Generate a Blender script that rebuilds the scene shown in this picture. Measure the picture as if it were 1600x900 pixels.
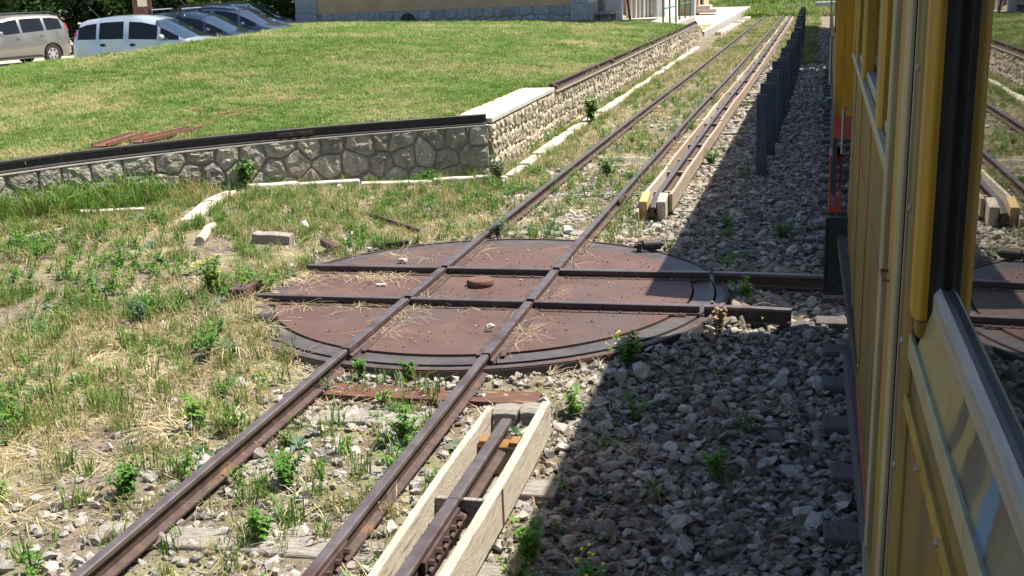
import bpy, bmesh, math, random
import numpy as np
from mathutils import Vector, Matrix, geometry
from math import radians, sin, cos, pi, atan2, hypot

for o in list(bpy.data.objects): bpy.data.objects.remove(o)
scene = bpy.context.scene
COL = scene.collection
RNG = np.random.default_rng(7)
random.seed(7)

# ------------------------------------------------------------------ camera
CAMP = Vector((2.6372, -9.3342, 2.5216))
PITCH, ROLL, YAW = 0.26051, -0.04289, 0.24997
F = Vector((-sin(YAW)*cos(PITCH), cos(YAW)*cos(PITCH), -sin(PITCH)))
Rt = Vector((cos(YAW), sin(YAW), 0)); Up = Rt.cross(F)
cr, sr = cos(ROLL), sin(ROLL)
R2 = cr*Rt + sr*Up; U2 = -sr*Rt + cr*Up
cam = bpy.data.cameras.new('camera'); cam.sensor_width = 36; cam.lens = 1793.13/1600*36
cam.clip_start = 0.02; cam.clip_end = 2000
camo = bpy.data.objects.new('camera', cam); COL.objects.link(camo)
M = Matrix((R2, U2, -F)).transposed().to_4x4(); M.translation = CAMP
camo.matrix_world = M
scene.camera = camo

# ------------------------------------------------------------------ sky, sun, exposure
SUN_EL = radians(62.6); SUN_AZ = atan2(0.87, 0.5)
world = bpy.data.worlds.new('World'); scene.world = world; world.use_nodes = True
wn = world.node_tree.nodes; wl = world.node_tree.links
sky = wn.new('ShaderNodeTexSky'); sky.sky_type = 'NISHITA'; sky.sun_disc = False
sky.sun_elevation = SUN_EL; sky.sun_rotation = SUN_AZ
wn['Background'].inputs['Strength'].default_value = 0.092
wl.new(sky.outputs[0], wn['Background'].inputs['Color'])
sun = bpy.data.lights.new('sun', 'SUN'); sun.energy = 5.0; sun.angle = radians(0.53); sun.color = (1.0, 0.955, 0.88)
suno = bpy.data.objects.new('sun', sun); COL.objects.link(suno)
sd = Vector((sin(SUN_AZ)*cos(SUN_EL), cos(SUN_AZ)*cos(SUN_EL), sin(SUN_EL)))
suno.rotation_euler = sd.to_track_quat('Z', 'Y').to_euler(); suno.location = (10, 0, 20)
scene.view_settings.view_transform = 'Standard'; scene.view_settings.look = 'None'
scene.view_settings.exposure = 1.02; scene.view_settings.gamma = 1
scene.view_settings.use_curve_mapping = False
scene.render.resolution_x = 1024; scene.render.resolution_y = 576

# ------------------------------------------------------------------ materials
MATS = {}
def mat(name, c1, c2=None, scale=8.0, rough=0.8, bump=0.0, bscale=None, metal=0.0, detail=6.0, rand=0.0, c3=None,
        lo=0.35, hi=0.65, coords='Object', stretch=(1, 1, 1), spec=0.5, c3scale=None, c3lo=0.55, c3hi=0.7, coat=0.0):
    m = bpy.data.materials.new(name); m.use_nodes = True; MATS[name] = m
    nt = m.node_tree; N = nt.nodes; L = nt.links
    b = N['Principled BSDF']; b.inputs['Roughness'].default_value = rough; b.inputs['Metallic'].default_value = metal
    b.inputs['Specular IOR Level'].default_value = spec; b.inputs['Coat Weight'].default_value = coat
    if coords == 'World':
        src = N.new('ShaderNodeNewGeometry').outputs['Position']
    else:
        src = N.new('ShaderNodeTexCoord').outputs['Object']
    mp = N.new('ShaderNodeMapping'); mp.inputs['Scale'].default_value = stretch; L.new(src, mp.inputs['Vector'])
    oi = N.new('ShaderNodeObjectInfo')
    off = N.new('ShaderNodeVectorMath'); off.operation = 'ADD'; L.new(mp.outputs[0], off.inputs[0])
    mul = N.new('ShaderNodeMath'); mul.operation = 'MULTIPLY'; mul.inputs[1].default_value = 37.0 if coords != 'World' else 0.0
    L.new(oi.outputs['Random'], mul.inputs[0]); L.new(mul.outputs[0], off.inputs[1])
    vec = off.outputs[0]
    col = None
    if c2 is not None:
        nz = N.new('ShaderNodeTexNoise'); nz.inputs['Scale'].default_value = scale; nz.inputs['Detail'].default_value = detail
        nz.inputs['Roughness'].default_value = 0.65
        L.new(vec, nz.inputs['Vector'])
        rp = N.new('ShaderNodeValToRGB'); rp.color_ramp.elements[0].position = lo; rp.color_ramp.elements[1].position = hi
        rp.color_ramp.elements[0].color = (*c1, 1); rp.color_ramp.elements[1].color = (*c2, 1)
        L.new(nz.outputs['Fac'], rp.inputs[0]); col = rp.outputs[0]
    else:
        rgb = N.new('ShaderNodeRGB'); rgb.outputs[0].default_value = (*c1, 1); col = rgb.outputs[0]
    if c3 is not None:
        n3 = N.new('ShaderNodeTexNoise'); n3.inputs['Scale'].default_value = c3scale or scale*0.23; n3.inputs['Detail'].default_value = 4
        L.new(vec, n3.inputs['Vector'])
        mr = N.new('ShaderNodeMapRange'); mr.inputs[1].default_value = c3lo; mr.inputs[2].default_value = c3hi
        L.new(n3.outputs['Fac'], mr.inputs[0])
        mx = N.new('ShaderNodeMixRGB'); L.new(mr.outputs[0], mx.inputs[0]); L.new(col, mx.inputs[1]); mx.inputs[2].default_value = (*c3, 1)
        col = mx.outputs[0]
    if rand:
        hs = N.new('ShaderNodeHueSaturation')
        m2 = N.new('ShaderNodeMapRange'); m2.inputs[3].default_value = 1-rand; m2.inputs[4].default_value = 1+rand
        L.new(oi.outputs['Random'], m2.inputs[0]); L.new(m2.outputs[0], hs.inputs['Value']); L.new(col, hs.inputs['Color']); col = hs.outputs[0]
    L.new(col, b.inputs['Base Color'])
    if bump:
        nb = N.new('ShaderNodeTexNoise'); nb.inputs['Scale'].default_value = bscale or scale*2.5; nb.inputs['Detail'].default_value = 8
        L.new(vec, nb.inputs['Vector'])
        bp = N.new('ShaderNodeBump'); bp.inputs['Strength'].default_value = min(1, bump); bp.inputs['Distance'].default_value = 0.02*bump
        L.new(nb.outputs['Fac'], bp.inputs['Height']); L.new(bp.outputs[0], b.inputs['Normal'])
    return m

def leafmat(name, ca, cb, cdry=None, pscale=0.7, dryfrac=0.5, transl=0.35, rough=0.6):
    """colour varies per instance and by patches of the ground it grows on"""
    m = bpy.data.materials.new(name); m.use_nodes = True; MATS[name] = m
    nt = m.node_tree; N = nt.nodes; L = nt.links
    out = N['Material Output']; N.remove(N['Principled BSDF'])
    oi = N.new('ShaderNodeObjectInfo'); mx = N.new('ShaderNodeMixRGB')
    mx.inputs[1].default_value = (*ca, 1); mx.inputs[2].default_value = (*cb, 1); L.new(oi.outputs['Random'], mx.inputs[0])
    col = mx.outputs[0]
    if cdry:
        g = N.new('ShaderNodeNewGeometry'); nz = N.new('ShaderNodeTexNoise'); nz.inputs['Scale'].default_value = pscale; nz.inputs['Detail'].default_value = 5
        L.new(g.outputs['Position'], nz.inputs['Vector'])
        ad = N.new('ShaderNodeMath'); ad.operation = 'MULTIPLY_ADD'; ad.inputs[1].default_value = 0.35; L.new(oi.outputs['Random'], ad.inputs[0]); L.new(nz.outputs['Fac'], ad.inputs[2])
        mr = N.new('ShaderNodeMapRange'); c = 0.5+0.175+(0.5-dryfrac)*0.5
        mr.inputs[1].default_value = c-0.12; mr.inputs[2].default_value = c+0.12; L.new(ad.outputs[0], mr.inputs[0])
        m2 = N.new('ShaderNodeMixRGB'); L.new(mr.outputs[0], m2.inputs[0]); L.new(col, m2.inputs[1]); m2.inputs[2].default_value = (*cdry, 1); col = m2.outputs[0]
    d = N.new('ShaderNodeBsdfPrincipled'); d.inputs['Roughness'].default_value = rough; d.inputs['Specular IOR Level'].default_value = 0.35
    t = N.new('ShaderNodeBsdfTranslucent'); s = N.new('ShaderNodeMixShader'); s.inputs[0].default_value = transl
    L.new(col, d.inputs['Base Color']); L.new(col, t.inputs['Color']); L.new(d.outputs[0], s.inputs[1]); L.new(t.outputs[0], s.inputs[2])
    L.new(s.outputs[0], out.inputs['Surface'])
    return m

mat('rust', (.042, .023, .019), (.088, .050, .041), 14, .75, .35, 60, c3=(.16, .075, .035), c3scale=5, c3lo=.6, c3hi=.75)
mat('railhead', (.10, .078, .074), (.155, .125, .118), 10, .42, .12, 50, metal=.35, c3=(.085, .05, .042), c3scale=3)
mat('rust_bright', (.19, .080, .038), (.10, .047, .033), 9, .8, .4, 40)
mat('rust_dark', (.022, .017, .016), (.05, .038, .035), 12, .6, .3, 40)
mat('deck', (.082, .042, .030), (.128, .068, .049), 2.2, .62, .25, 120, c3=(.085, .058, .052), c3scale=1.4, metal=.1, detail=9)
mat('ring', (.060, .050, .047), (.105, .085, .079), 6, .55, .25, 60, metal=.2, c3=(.13, .075, .05), c3scale=2, c3lo=.62)
mat('wood_pale', (.40, .33, .24), (.62, .545, .43), 9, .88, .7, 40, stretch=(9, .8, 9), c3=(.22, .18, .14), c3scale=5, c3lo=.58, c3hi=.72)
mat('wood_tan', (.27, .20, .14), (.42, .325, .24), 9, .85, .4, 40, stretch=(9, .8, 9), c3=(.28, .2, .15), c3scale=3)
mat('wood_grey', (.20, .17, .14), (.40, .36, .30), 8, .9, .8, 30, stretch=(10, 1, 10))
mat('wood_greyx', (.20, .17, .14), (.42, .38, .32), 8, .9, .8, 30, stretch=(1, 10, 10))
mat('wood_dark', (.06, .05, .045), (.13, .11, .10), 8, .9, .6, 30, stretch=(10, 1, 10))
mat('wood_yellow', (.45, .30, .08), (.55, .42, .20), 8, .8, .4, 30, stretch=(6, 6, 1))
mat('steel_sleeper', (.15, .058, .024), (.075, .036, .026), 5, .7, .4, 50, stretch=(1, 5, 5), c3=(.3, .2, .11), c3scale=6, c3lo=.62)
mat('insulator', (.30, .165, .05), (.24, .12, .04), 8, .4, .1)
mat('stone_grey', (.19, .17, .135), (.39, .355, .285), 9, .95, 1.6, 30, rand=.28, c3=(.40, .35, .26), c3scale=5, c3lo=.52, c3hi=.72)
mat('stone_tan', (.30, .255, .18), (.47, .41, .30), 7, .9, 1.0, 22, rand=.2, c3=(.24, .21, .165), c3scale=3)
mat('stone_blue', (.23, .24, .26), (.36, .37, .39), 6, .9, .7, 20, rand=.15)
mat('mortar', (.19, .165, .125), (.29, .25, .19), 14, .95, .6, 60)
mat('slab', (.42, .38, .31), (.55, .51, .43), 4, .9, .4, 40, c3=(.38, .33, .25), c3scale=9, c3lo=.6)
mat('kerb', (.46, .41, .32), (.64, .585, .48), 6, .95, .8, 30, c3=(.3, .25, .17), c3scale=4)
mat('platform', (.36, .33, .28), (.46, .425, .36), 1.2, .9, .3, 30)
mat('gravel_road', (.36, .31, .24), (.50, .45, .36), 3, .95, .5, 40)
mat('ballast', (.29, .265, .235), (.58, .545, .49), 22, .9, .9, 60, rand=.5, lo=.40, hi=.62, c3=(.36, .27, .20), c3scale=2.5, c3lo=.5, c3hi=.62)
mat('ballast_pale', (.47, .43, .37), (.66, .62, .56), 14, .9, .8, 60, rand=.25, c3=(.44, .33, .235), c3scale=2.5, c3lo=.5, c3hi=.62)
mat('ballast_brown', (.25, .19, .13), (.42, .33, .245), 14, .92, .9, 60, rand=.4)
mat('ballast_dark', (.12, .115, .11), (.26, .25, .24), 20, .92, .9, 60, rand=.4)
mat('white_stone', (.62, .59, .54), (.74, .71, .66), 14, .85, .6, 40)
mat('dark_pebble', (.025, .02, .018), (.05, .04, .035), 8, .9)
mat('ground_mat', (.085, .065, .043), (.24, .19, .125), 9, .95, 1.0, 55, coords='World', detail=10, c3=(.20, .19, .09), c3scale=1.1, c3lo=.5, c3hi=.62)
mat('lawn_mat', (.11, .135, .025), (.25, .235, .085), 2.2, .95, .6, 30, coords='World', detail=10, c3=(.31, .25, .135), c3scale=.5, c3lo=.52, c3hi=.66)
mat('hill_mat', (.05, .085, .02), (.14, .17, .05), 1.5, .95, .5, 8, coords='World')
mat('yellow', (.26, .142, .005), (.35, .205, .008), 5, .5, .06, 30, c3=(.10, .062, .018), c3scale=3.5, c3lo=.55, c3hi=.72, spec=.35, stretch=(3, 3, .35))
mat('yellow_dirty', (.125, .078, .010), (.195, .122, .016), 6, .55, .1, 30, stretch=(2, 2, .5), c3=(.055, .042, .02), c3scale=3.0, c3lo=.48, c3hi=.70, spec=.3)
mat('trim_pale', (.23, .195, .11), (.33, .285, .18), 10, .45, .05, 30, stretch=(3, 3, .3), metal=.15)
mat('alu', (.22, .205, .19), (.34, .32, .30), 10, .5, .05, 30, metal=.7, stretch=(6, .4, 6))
mat('red', (.22, .028, .022), (.30, .04, .03), 5, .5, .05, 30, c3=(.2, .05, .05), c3scale=3)
mat('black', (.012, .012, .013), (.025, .024, .024), 8, .55)
mat('rubber', (.006, .006, .007), (.013, .013, .013), 8, .8, spec=.15)
mat('underframe', (.018, .016, .015), (.04, .034, .03), 5, .8, .3, 20)
mat('roof_grey', (.22, .22, .22), (.3, .3, .3), 4, .7)
mat('fence_blue', (.030, .042, .062), (.055, .072, .10), 5, .55, .1, 40, stretch=(3, 3, .5))
mat('plaster', (.46, .30, .17), (.54, .37, .22), 1.4, .95, .2, 40)
mat('plaster_white', (.62, .60, .56), (.72, .70, .66), 2, .9, .2, 30)
mat('quoin', (.27, .285, .31), (.37, .385, .41), 3, .9, .5, 25)
mat('green_paint', (.02, .16, .07), (.03, .22, .10), 5, .45)
mat('bench_stone', (.34, .33, .32), (.42, .41, .40), 5, .85, .3)
mat('sign_brown', (.11, .045, .025), (.15, .065, .04), 5, .7)
mat('paper', (.66, .60, .40), (.72, .66, .48), 5, .8)
mat('bark', (.06, .045, .03), (.13, .105, .08), 9, .95, .9, 20, stretch=(3, 3, .6))
mat('tile', (.28, .10, .05), (.38, .15, .08), 6, .9)
mat('door_dark', (.02, .018, .016), (.035, .03, .028), 5, .7)
mat('tyre', (.018, .018, .018), (.03, .03, .03), 10, .85)
mat('hubcap', (.50, .51, .52), (.60, .61, .62), 6, .3, metal=.6)
mat('lamp_red', (.40, .012, .012), (.5, .03, .03), 6, .2)
mat('lamp_clear', (.55, .57, .6), (.65, .67, .7), 6, .12)
mat('paint_beige', (.25, .24, .215), (.27, .26, .235), 2, .3, metal=.5, coat=.6)
mat('paint_silver', (.50, .54, .60), (.52, .56, .62), 2, .28, metal=.45, coat=.6)
mat('paint_navy', (.022, .034, .065), (.028, .04, .075), 2, .25, metal=.3, coat=.8)
mat('paint_slate', (.05, .07, .12), (.056, .076, .13), 2, .25, metal=.3, coat=.8)
mat('paint_blue', (.05, .085, .17), (.055, .09, .18), 2, .28, metal=.3, coat=.8)
mat('leather', (.03, .03, .032), (.05, .05, .052), 5, .8)
mat('flower_yellow', (.75, .55, .02), (.8, .62, .05), 5, .7)
mat('flower_white', (.75, .73, .7), (.82, .8, .78), 5, .7)
mat('straw', (.42, .325, .165), (.58, .475, .275), 6, .8, rand=.3)
mat('dry_brown', (.20, .13, .07), (.30, .2, .11), 6, .9, rand=.3)

# sill of the train window: worn yellow paint with dark and blue sprayed smears
def sill_material():
    m = mat('sill_worn', (.20, .145, .035), (.26, .205, .08), 9, .4, .05, 40)
    nt = m.node_tree; N = nt.nodes; L = nt.links; b = N['Principled BSDF']
    src = b.inputs['Base Color'].links[0].from_socket
    g = N.new('ShaderNodeNewGeometry'); sep = N.new('ShaderNodeSeparateXYZ'); L.new(g.outputs['Position'], sep.inputs[0])
    nz = N.new('ShaderNodeTexNoise'); nz.inputs['Scale'].default_value = 14; nz.inputs['Detail'].default_value = 4; L.new(g.outputs['Position'], nz.inputs['Vector'])
    ma = N.new('ShaderNodeMath'); ma.operation = 'MULTIPLY_ADD'; ma.inputs[1].default_value = .16; L.new(nz.outputs['Fac'], ma.inputs[0]); L.new(sep.outputs['Y'], ma.inputs[2])
    mr = N.new('ShaderNodeMapRange'); mr.inputs[1].default_value = -6.92; mr.inputs[2].default_value = -8.12; L.new(ma.outputs[0], mr.inputs[0])
    rp = N.new('ShaderNodeValToRGB'); rp.color_ramp.elements[0].position = 0; rp.color_ramp.elements[1].position = 1
    stops = [(.36, (.2, .15, .04, 0)), (.39, (.012, .02, .04, .9)), (.43, (.012, .02, .04, .9)), (.45, (.2, .15, .05, .1)), (.49, (.2, .15, .05, .1)), (.52, (.012, .018, .03, .95)), (.585, (.02, .05, .06, .9)), (.62, (.10, .10, .04, .4)), (.645, (.02, .13, .26, .95)), (.70, (.02, .12, .24, .95)), (.715, (.015, .02, .03, .9)), (.78, (.04, .06, .05, .7))]
    rp.color_ramp.elements[0].color = (.2, .15, .04, 0); rp.color_ramp.elements[1].color = (.03, .05, .05, .7)
    for p, c in stops:
        e = rp.color_ramp.elements.new(p); e.color = c
    L.new(mr.outputs[0], rp.inputs[0])
    mx = N.new('ShaderNodeMixRGB'); L.new(rp.outputs['Alpha'], mx.inputs[0]); L.new(src, mx.inputs[1]); L.new(rp.outputs['Color'], mx.inputs[2])
    L.new(mx.outputs[0], b.inputs['Base Color'])
sill_material()

# checker plate relief on the turntable deck: raised small squares
def deck_relief():
    m = MATS['deck']; nt = m.node_tree; N = nt.nodes; L = nt.links; b = N['Principled BSDF']
    bp = b.inputs['Normal'].links[0].from_node
    tc = N.new('ShaderNodeTexCoord'); w1 = N.new('ShaderNodeTexWave'); w2 = N.new('ShaderNodeTexWave')
    for w, d in ((w1, 'X'), (w2, 'Y')):
        w.bands_direction = d; w.inputs['Scale'].default_value = 9.5; L.new(tc.outputs['Object'], w.inputs['Vector'])
    mn = N.new('ShaderNodeMath'); mn.operation = 'MULTIPLY'; L.new(w1.outputs['Fac'], mn.inputs[0]); L.new(w2.outputs['Fac'], mn.inputs[1])
    b2 = N.new('ShaderNodeBump'); b2.inputs['Strength'].default_value = .32; b2.inputs['Distance'].default_value = .006
    L.new(mn.outputs[0], b2.inputs['Height']); L.new(bp.outputs[0], b2.inputs['Normal']); L.new(b2.outputs[0], b.inputs['Normal'])
deck_relief()

def glassmat(name, tint=(.012, .016, .02), rough=.015, ior=1.52, spec=.5):
    m = bpy.data.materials.new(name); m.use_nodes = True; MATS[name] = m
    b = m.node_tree.nodes['Principled BSDF']
    b.inputs['Base Color'].default_value = (*tint, 1); b.inputs['Roughness'].default_value = rough
    b.inputs['IOR'].default_value = ior; b.inputs['Specular IOR Level'].default_value = spec
    return m
glassmat('window_glass', (.012, .014, .013), .012, 1.75, .7)
glassmat('car_glass', (.012, .020, .030), .02, 2.3, .9)
glassmat('side_glass', (.008, .010, .012), .02, 1.45)

leafmat('grass_lawn', (.115, .225, .03), (.21, .30, .055), (.52, .45, .21), .45, .30)
leafmat('grass_green', (.085, .19, .024), (.17, .26, .04), (.42, .35, .14), .9, .18)
leafmat('grass_dry', (.52, .42, .22), (.40, .33, .16), (.22, .23, .08), .9, .35)
leafmat('weed_leaf', (.075, .20, .022), (.155, .30, .04))
leafmat('weed_blue', (.11, .19, .10), (.16, .24, .14))
leafmat('tree_leaf', (.035, .085, .014), (.085, .16, .028), None, transl=.4)
leafmat('tree_leaf_dark', (.022, .058, .014), (.05, .10, .022), None, transl=.3)

# ------------------------------------------------------------------ mesh helpers
OFF = {}
class MB:
    def __init__(s): s.v = []; s.f = []; s.m = []; s.mats = []
    def mi(s, name):
        if name not in s.mats: s.mats.append(name)
        return s.mats.index(name)
    def add(s, vs, fs, m=0):
        b = len(s.v); s.v += [tuple(map(float, p)) for p in vs]
        for f in fs: s.f.append(tuple(b+i for i in f)); s.m.append(m)
    def box(s, c, d, rot=None, m=0):
        hx, hy, hz = d[0]/2, d[1]/2, d[2]/2
        vs = [Vector((x, y, z)) for z in (-hz, hz) for y in (-hy, hy) for x in (-hx, hx)]
        if rot is not None:
            if not isinstance(rot, Matrix): rot = Matrix.Rotation(rot, 3, 'Z')
            vs = [rot @ p for p in vs]
        s.add([p+Vector(c) for p in vs], [(0, 2, 3, 1), (4, 5, 7, 6), (0, 1, 5, 4), (2, 6, 7, 3), (0, 4, 6, 2), (1, 3, 7, 5)], m)
    def bb(s, x0, x1, y0, y1, z0, z1, m=0): s.box(((x0+x1)/2, (y0+y1)/2, (z0+z1)/2), (x1-x0, y1-y0, z1-z0), None, m)
    def sweep(s, prof, path, m=0, ms=None, caps=True, up=Vector((0, 0, 1))):
        """prof: list of (side, height) counter-clockwise seen from behind; path: 3-d points"""
        n = len(prof); P = [Vector(p) for p in path]; b = len(s.v)
        for i, p in enumerate(P):
            t = (P[min(i+1, len(P)-1)]-P[max(i-1, 0)]).normalized()
            sd = t.cross(up).normalized(); uu = sd.cross(t)
            for (a, h) in prof: s.v.append(tuple(p+sd*a+uu*h))
        for i in range(len(P)-1):
            for j in range(n):
                k = (j+1) % n
                s.f.append((b+i*n+j, b+i*n+k, b+(i+1)*n+k, b+(i+1)*n+j)); s.m.append(ms[j] if ms else m)
        if caps:
            s.f.append(tuple(b+j for j in reversed(range(n)))); s.m.append(m)
            s.f.append(tuple(b+(len(P)-1)*n+j for j in range(n))); s.m.append(m)
    def tube(s, path, r, n=8, m=0, r1=None, caps=True):
        P = [Vector(p) for p in path]; b = len(s.v)
        for i, p in enumerate(P):
            t = (P[min(i+1, len(P)-1)]-P[max(i-1, 0)]).normalized()
            a = Vector((0, 0, 1)) if abs(t.z) < .9 else Vector((1, 0, 0))
            u = t.cross(a).normalized(); w = u.cross(t)
            rr = r if r1 is None else r+(r1-r)*i/(len(P)-1)
            for k in range(n):
                an = 2*pi*k/n; s.v.append(tuple(p+(u*cos(an)+w*sin(an))*rr))
        for i in range(len(P)-1):
            for k in range(n):
                q = (k+1) % n; s.f.append((b+i*n+k, b+i*n+q, b+(i+1)*n+q, b+(i+1)*n+k)); s.m.append(m)
        if caps:
            s.f.append(tuple(b+k for k in reversed(range(n)))); s.m.append(m)
            s.f.append(tuple(b+(len(P)-1)*n+k for k in range(n))); s.m.append(m)
    def prism(s, poly, z0, z1, m=0, mtop=None):
        n = len(poly); b = len(s.v)
        for z in (z0, z1): s.v += [(x, y, z) for x, y in poly]
        s.f.append(tuple(b+i for i in reversed(range(n)))); s.m.append(m)
        s.f.append(tuple(b+n+i for i in range(n))); s.m.append(m if mtop is None else mtop)
        for i in range(n):
            k = (i+1) % n; s.f.append((b+i, b+k, b+n+k, b+n+i)); s.m.append(m)
    def lathe(s, prof, c=(0, 0, 0), n=24, m=0, axis='Z'):
        b = len(s.v); k = len(prof)
        for i in range(n):
            a = 2*pi*i/n
            for r, z in prof:
                p = (r*cos(a), r*sin(a), z)
                if axis == 'Y': p = (p[0], p[2], p[1])
                if axis == 'X': p = (p[2], p[0], p[1])
                s.v.append((p[0]+c[0], p[1]+c[1], p[2]+c[2]))
        for i in range(n):
            j = (i+1) % n
            for q in range(k-1):
                s.f.append((b+i*k+q, b+j*k+q, b+j*k+q+1, b+i*k+q+1)); s.m.append(m)
    def build(s, name, mats, parent=None, smooth=False, bevel=0, loc=None, fixn=True):
        if isinstance(mats, str): mats = [mats]
        off = OFF.get(parent.name, (0, 0, 0)) if parent is not None else (0, 0, 0)
        if loc is not None: off = loc
        me = bpy.data.meshes.new(name)
        vs = np.array(s.v, float)-np.array(off, float)
        me.from_pydata(vs.tolist(), [], s.f); me.update()
        for n_ in mats: me.materials.append(MATS[n_])
        if len(mats) > 1: me.polygons.foreach_set('material_index', s.m)
        if fixn:
            bm = bmesh.new(); bm.from_mesh(me); bmesh.ops.recalc_face_normals(bm, faces=bm.faces); bm.to_mesh(me); bm.free()
        if smooth:
            me.polygons.foreach_set('use_smooth', [True]*len(me.polygons))
            try: me.set_sharp_from_angle(angle=radians(38))
            except Exception: pass
        o = bpy.data.objects.new(name, me); COL.objects.link(o)
        if loc is not None: o.location = loc
        if parent is not None:
            o.parent = parent; OFF[o.name] = off
            if loc is not None: o.location = (0, 0, 0)
        if bevel:
            md = o.modifiers.new('bevel', 'BEVEL'); md.width = bevel; md.segments = 2; md.limit_method = 'ANGLE'; md.angle_limit = radians(40)
        return o

def tag(o, label, cat, group=None):
    o['label'] = label; o['category'] = cat
    if group: o['group'] = group
    return o
def thing(name, loc, label, cat, group=None, rz=0.0):
    o = bpy.data.objects.new(name, None); COL.objects.link(o); o.location = loc; o.rotation_euler = (0, 0, rz)
    o.empty_display_size = .2
    OFF[o.name] = tuple(loc) if rz == 0 else (0, 0, 0)
    return tag(o, label, cat, group)
def struct(o): o['kind'] = 'structure'; return o
def stuff(o, label=None, cat=None):
    o['kind'] = 'stuff'
    if label: o['label'] = label; o['category'] = cat
    return o
def share(src, name, parent, loc, rot=(0, 0, 0), scale=(1, 1, 1)):
    """another object with the same mesh data"""
    o = bpy.data.objects.new(name, src.data if hasattr(src, 'data') else src); COL.objects.link(o)
    if parent is not None: o.parent = parent
    o.location = loc; o.rotation_euler = rot; o.scale = scale
    return o
def copy_tree(root, loc, rz, label, group=None):
    r = root.copy(); COL.objects.link(r); r.location = loc; r.rotation_euler = (0, 0, rz); r['label'] = label
    if group: r['group'] = group
    for ch in list(root.children):
        c = ch.copy(); COL.objects.link(c); c.parent = r
        for g in list(ch.children):
            d = g.copy(); COL.objects.link(d); d.parent = c
    return r

def scatter(name, P, rot, scl, idx, variants):
    """one object of countless pieces: points that carry instances of a few small meshes"""
    P = np.asarray(P, np.float32); n = len(P)
    me = bpy.data.meshes.new(name); me.vertices.add(n); me.vertices.foreach_set('co', P.ravel())
    a = me.attributes.new('rot', 'FLOAT_VECTOR', 'POINT'); a.data.foreach_set('vector', np.asarray(rot, np.float32).ravel())
    scl = np.asarray(scl, np.float32)
    if scl.ndim == 1: scl = np.repeat(scl[:, None], 3, 1)
    a = me.attributes.new('scl', 'FLOAT_VECTOR', 'POINT'); a.data.foreach_set('vector', np.ascontiguousarray(scl).ravel())
    a = me.attributes.new('idx', 'INT', 'POINT'); a.data.foreach_set('value', np.asarray(idx, np.int32))
    o = bpy.data.objects.new(name, me); COL.objects.link(o)
    c = bpy.data.collections.new(name+'_pieces')
    for v in variants:
        COL.objects.unlink(v) if v.name in COL.objects else None
        c.objects.link(v)
    ng = bpy.data.node_groups.new(name, 'GeometryNodeTree')
    ng.interface.new_socket('Geometry', in_out='INPUT', socket_type='NodeSocketGeometry')
    ng.interface.new_socket('Geometry', in_out='OUTPUT', socket_type='NodeSocketGeometry')
    N = ng.nodes; L = ng.links
    gi = N.new('NodeGroupInput'); go = N.new('NodeGroupOutput'); ip = N.new('GeometryNodeInstanceOnPoints'); ci = N.new('GeometryNodeCollectionInfo')
    ci.inputs['Collection'].default_value = c; ci.inputs['Separate Children'].default_value = True; ci.inputs['Reset Children'].default_value = True
    def at(nm, t):
        q = N.new('GeometryNodeInputNamedAttribute'); q.data_type = t; q.inputs['Name'].default_value = nm; return q.outputs[0]
    er = N.new('FunctionNodeEulerToRotation')
    L.new(gi.outputs[0], ip.inputs['Points']); L.new(ci.outputs[0], ip.inputs['Instance']); ip.inputs['Pick Instance'].default_value = True
    L.new(at('idx', 'INT'), ip.inputs['Instance Index']); L.new(at('rot', 'FLOAT_VECTOR'), er.inputs[0]); L.new(er.outputs[0], ip.inputs['Rotation'])
    L.new(at('scl', 'FLOAT_VECTOR'), ip.inputs['Scale']); L.new(ip.outputs[0], go.inputs[0])
    md = o.modifiers.new('pieces', 'NODES'); md.node_group = ng
    return o

def smooth01(t): t = np.clip(t, 0, 1); return t*t*(3-2*t)
def clip_poly(poly, a, b, c):
    """keep a*x+b*y<=c"""
    out = []
    for i in range(len(poly)):
        p = poly[i]; q = poly[(i+1) % len(poly)]
        dp = a*p[0]+b*p[1]-c; dq = a*q[0]+b*q[1]-c
        if dp <= 0: out.append(p)
        if dp*dq < 0:
            t = dp/(dp-dq); out.append((p[0]+(q[0]-p[0])*t, p[1]+(q[1]-p[1])*t))
    return out
def noise2(x, y, s=1.0, seed=0):
    """cheap smooth value noise"""
    x = np.asarray(x)*s; y = np.asarray(y)*s
    def h(i, j): return np.modf(np.abs(np.sin(i*127.1+j*311.7+seed*74.7)*43758.5453))[0]
    i = np.floor(x); j = np.floor(y); u = smooth01(x-i); v = smooth01(y-j)
    return (h(i, j)*(1-u)+h(i+1, j)*u)*(1-v)+(h(i, j+1)*(1-u)+h(i+1, j+1)*u)*v

# ------------------------------------------------------------------ layout curves (metres; siding along +Y, rail tops at z = 0)
def xo(y): return np.interp(y, [2, 6, 13, 21, 40, 60, 90], [0, .06, .19, .39, .74, 1.08, 1.55])
WALL = np.array([(-7.35, .6), (-6.98, 1.5), (-6.52, 2.31), (-6.1, 2.98), (-5.61, 3.6), (-5.05, 4.2), (-4.41, 4.76), (-3.7, 5.3), (-2.95, 5.77), (-2.28, 6.16), (-1.65, 6.5)])
WALL_L = np.concatenate([[0], np.cumsum(np.hypot(*np.diff(WALL, axis=0).T))])
def wall_pt(s):
    x = np.interp(s, WALL_L, WALL[:, 0]); y = np.interp(s, WALL_L, WALL[:, 1]); e = .15
    tx = np.interp(s+e, WALL_L, WALL[:, 0])-np.interp(s-e, WALL_L, WALL[:, 0]); ty = np.interp(s+e, WALL_L, WALL[:, 1])-np.interp(s-e, WALL_L, WALL[:, 1])
    l = np.hypot(tx, ty); return x, y, ty/l, -tx/l            # point and outward normal
def xw(y): return np.interp(y, [6, 10.5, 18, 30, 38, 45], [-1.65, -1.68, -1.58, -1.45, -1.40, -1.36])
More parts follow.
